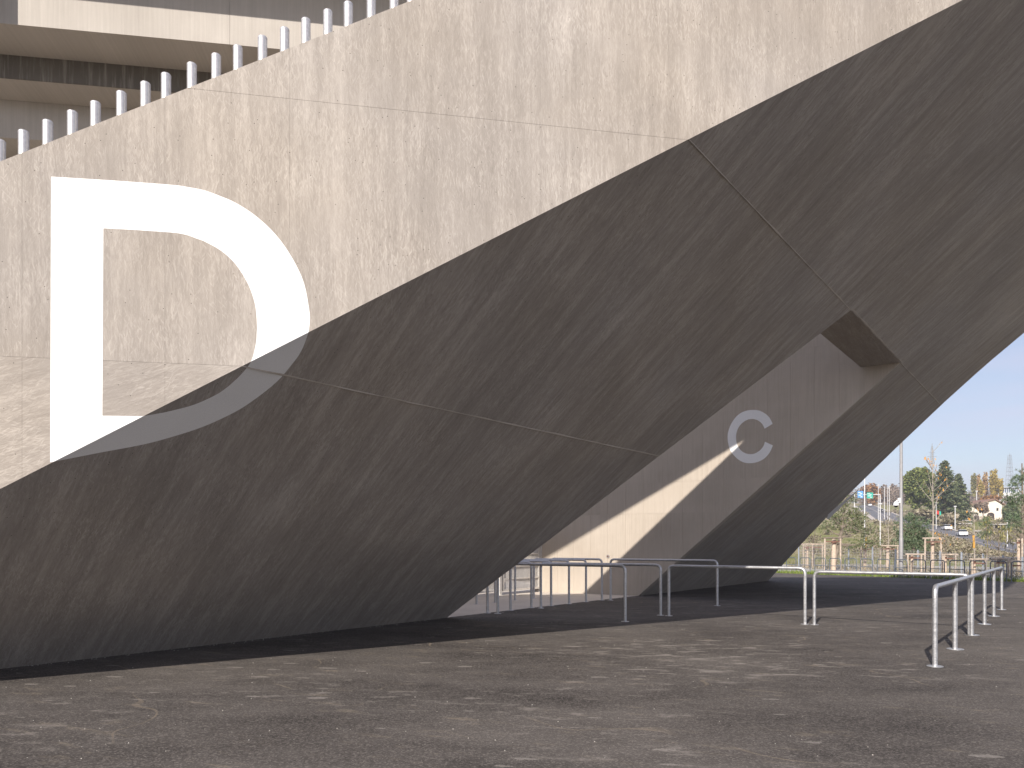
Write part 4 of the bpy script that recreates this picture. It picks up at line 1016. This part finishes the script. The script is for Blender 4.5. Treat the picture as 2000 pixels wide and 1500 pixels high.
# cream house
Yh = 250; hz = zt(Yh); L0, L1, L2, AP = at(1890, 990, Yh), at(1934, 977, Yh), at(1957, 986, Yh), at(1942, 976, Yh)
t = thing('cream_house', 'cream rendered house with a low brown gabled roof and arched openings', 'house', V((L0.x, Yh, hz)))
b = MB(); b.prism([V((L0.x, Yh, hz)), V((L2.x, Yh, hz)), V((L2.x, Yh, L2.z)), V((AP.x, Yh, AP.z)), V((L0.x, Yh, L0.z))], (0, 9, 0)); b.build('wall', M['render'], t, True)
for a, c in ((L0 + V((-.7, 0, -.1)), AP), (AP, L2 + V((.7, 0, -.1)))):
    b = MB(); b.prism([a + V((0, -.6, .05)), c + V((0, -.6, .05)), c + V((0, -.6, .4)), a + V((0, -.6, .4))], (0, 10.2, 0)); b.build('roof', M['rooftile'], t, True)
def arch(xc, w_, yb, yt):
    c, tp = at(xc, yb, Yh - .02), at(xc, yt, Yh - .02); hw = w_ / 2 / F * Yh
    pts = [V((c.x - hw, Yh - .02, hz + .02)), V((c.x + hw, Yh - .02, hz + .02))] + [V((c.x + hw * math.cos(a), Yh - .02, tp.z - .8 + .8 * math.sin(a))) for a in [math.pi * i / 8 for i in range(9)]]
    b = MB(); b.prism(pts, (0, -.06, 0)); b.build('arched_door', M['darkdoor'], t, True)
arch(1907, 12, 1015, 1006); arch(1935, 14, 1015, 1001)
for xx in (1896, 1948):
    c = at(xx, 995, Yh - .03); b = MB(); b.box(c, (.45, .03, .6)); f = b.build('window', M['render'], t, True)
    b = MB(); b.box(c + V((0, -.04, 0)), (.36, .008, .5)); o = b.build('pane', M['glassdark'], f); o.location = (0, 0, 0)
# sheds
SG = 'low grey roofed sheds below the house'
for lab, x0, x1, yr, Y in (('long low grey roofed shed left of the cream house, upper one', 1877, 1897, 1016.5, 225), ('long low grey roofed shed left of the cream house, lower one', 1867, 1898, 1022.5, 210), ('small grey flat roofed shed below the olive bush', 1900, 1922, 1037, 180), ('low pale roofed carport at the right below the house', 1940, 1967, 1024, 195)):
    a, c = at(x0, yr, Y), at(x1, yr, Y); t = thing('shed', lab, 'shed', V((a.x, Y, zt(Y))), 0, SG)
    b = MB(); b.box(((a.x + c.x) / 2, Y + 1.5, a.z), ((c.x - a.x) / 2, 1.8, .14)); b.build('roof', M['greyroof'], t, True)
    b = MB(); z0 = min(zt(Y), a.z - 1.6) ; b.box(((a.x + c.x) / 2, Y + 2.4, (z0 + a.z - .15) / 2), ((c.x - a.x) / 2 - .1, .8, (a.z - .15 - z0) / 2)); b.build('wall', M['darkdoor'], t, True)
    for q in range(3):
        xx = a.x + .2 + (c.x - a.x - .4) * q / 2; b = MB(); b.box((xx, Y, (z0 + a.z - .15) / 2), (.07, .07, (a.z - .15 - z0) / 2)); b.build('post', M['greyroof'], t, True)
# white hall on the skyline
Yb = 460; a, c = at(1958, 952, Yb), at(1992, 969, Yb); t = thing('white_hall', 'long white building with a glazed upper band on the skyline at right', 'building', V((a.x, Yb, c.z)))
zb = zt(Yb); b = MB(); b.box(((a.x + c.x) / 2, Yb + 5, (zb + c.z + 2.2) / 2), ((c.x - a.x) / 2, 5, (c.z + 2.2 - zb) / 2)); b.build('wall', M['white'], t, True)
b = MB(); b.box(((a.x + c.x) / 2, Yb + 5.5, c.z + 3.7), ((c.x - a.x) / 2 - .4, 4.6, 1.45)); b.build('glazed_band', M['blueglass'], t, True)
b = MB(); b.box(((a.x + c.x) / 2, Yb + 5, c.z + 5.3), ((c.x - a.x) / 2, 5.2, .15)); b.build('roof', M['greyroof'], t, True)
for q in range(9):
    xx = a.x + .6 + (c.x - a.x - 1.2) * q / 8; b = MB(); b.box((xx, Yb + .8, c.z + 3.7), (.12, .12, 1.44)); b.build('mullion', M['white'], t, True)
# lattice masts
def mast(label, x, Y, ytop, w0, w1, n, arms=False):
    p = far(x, Y); H = at(x, ytop, Y).z - p.z; t = thing('lattice_mast', label, 'mast', p)
    b = MB(); r_ = .09 * Y / 450
    cor = lambda u, i: p + V(((w0 + (w1 - w0) * u) * (1 if i in (0, 1) else -1), (w0 + (w1 - w0) * u) * (1 if i in (0, 3) else -1), H * u))
    for i in range(4): b.tube([cor(0, i), cor(1, i)], r_, 5)
    b.build('legs', M['lattice'], t, True); b = MB()
    for k in range(n):
        for i in range(4):
            b.tube([cor(k / n, i), cor((k + 1) / n, (i + 1) % 4)], r_ * .7, 4); b.tube([cor((k + 1) / n, i), cor((k + 1) / n, (i + 1) % 4)], r_ * .8, 4)
    tag(b.build('bracing', M['lattice'], t, True), kind='stuff')
    b = MB(); b.tube([p + V((0, 0, H)), p + V((0, 0, H * 1.05))], r_ * .8, 5); b.build('spike', M['lattice'], t, True)
    if arms:
        for u, L in ((.83, 2.6), (.9, 1.7)):
            b = MB(); b.box(p + V((0, 0, H * u)), (L, .12, .12)); b.build('cross_arm', M['lattice'], t, True)
mast('slim grey lattice tower on the skyline right of the poplars', 1972, 520, 889, 2.6, .75, 12)
mast('grey lattice mast with cross arms rising behind the broad evergreen', 1820.5, 420, 872, 1.8, .35, 14, True)

# ------------------------------------------------------------------ thin air haze over the far slope
hm = bpy.data.materials.new('air_haze'); hm.use_nodes = True; hn = hm.node_tree; hn.nodes.clear()
ho = hn.nodes.new('ShaderNodeOutputMaterial'); hv = hn.nodes.new('ShaderNodeVolumePrincipled')
hv.inputs['Color'].default_value = (0.90, 0.93, 1.0, 1); hv.inputs['Density'].default_value = 0.0005; hv.inputs['Anisotropy'].default_value = 0.2
hn.links.new(hv.outputs['Volume'], ho.inputs['Volume'])
b = MB(); b.box((250, 2400, 35.5), (3900, 2850, 36.5)); tag(b.build('haze', hm), kind='stuff')
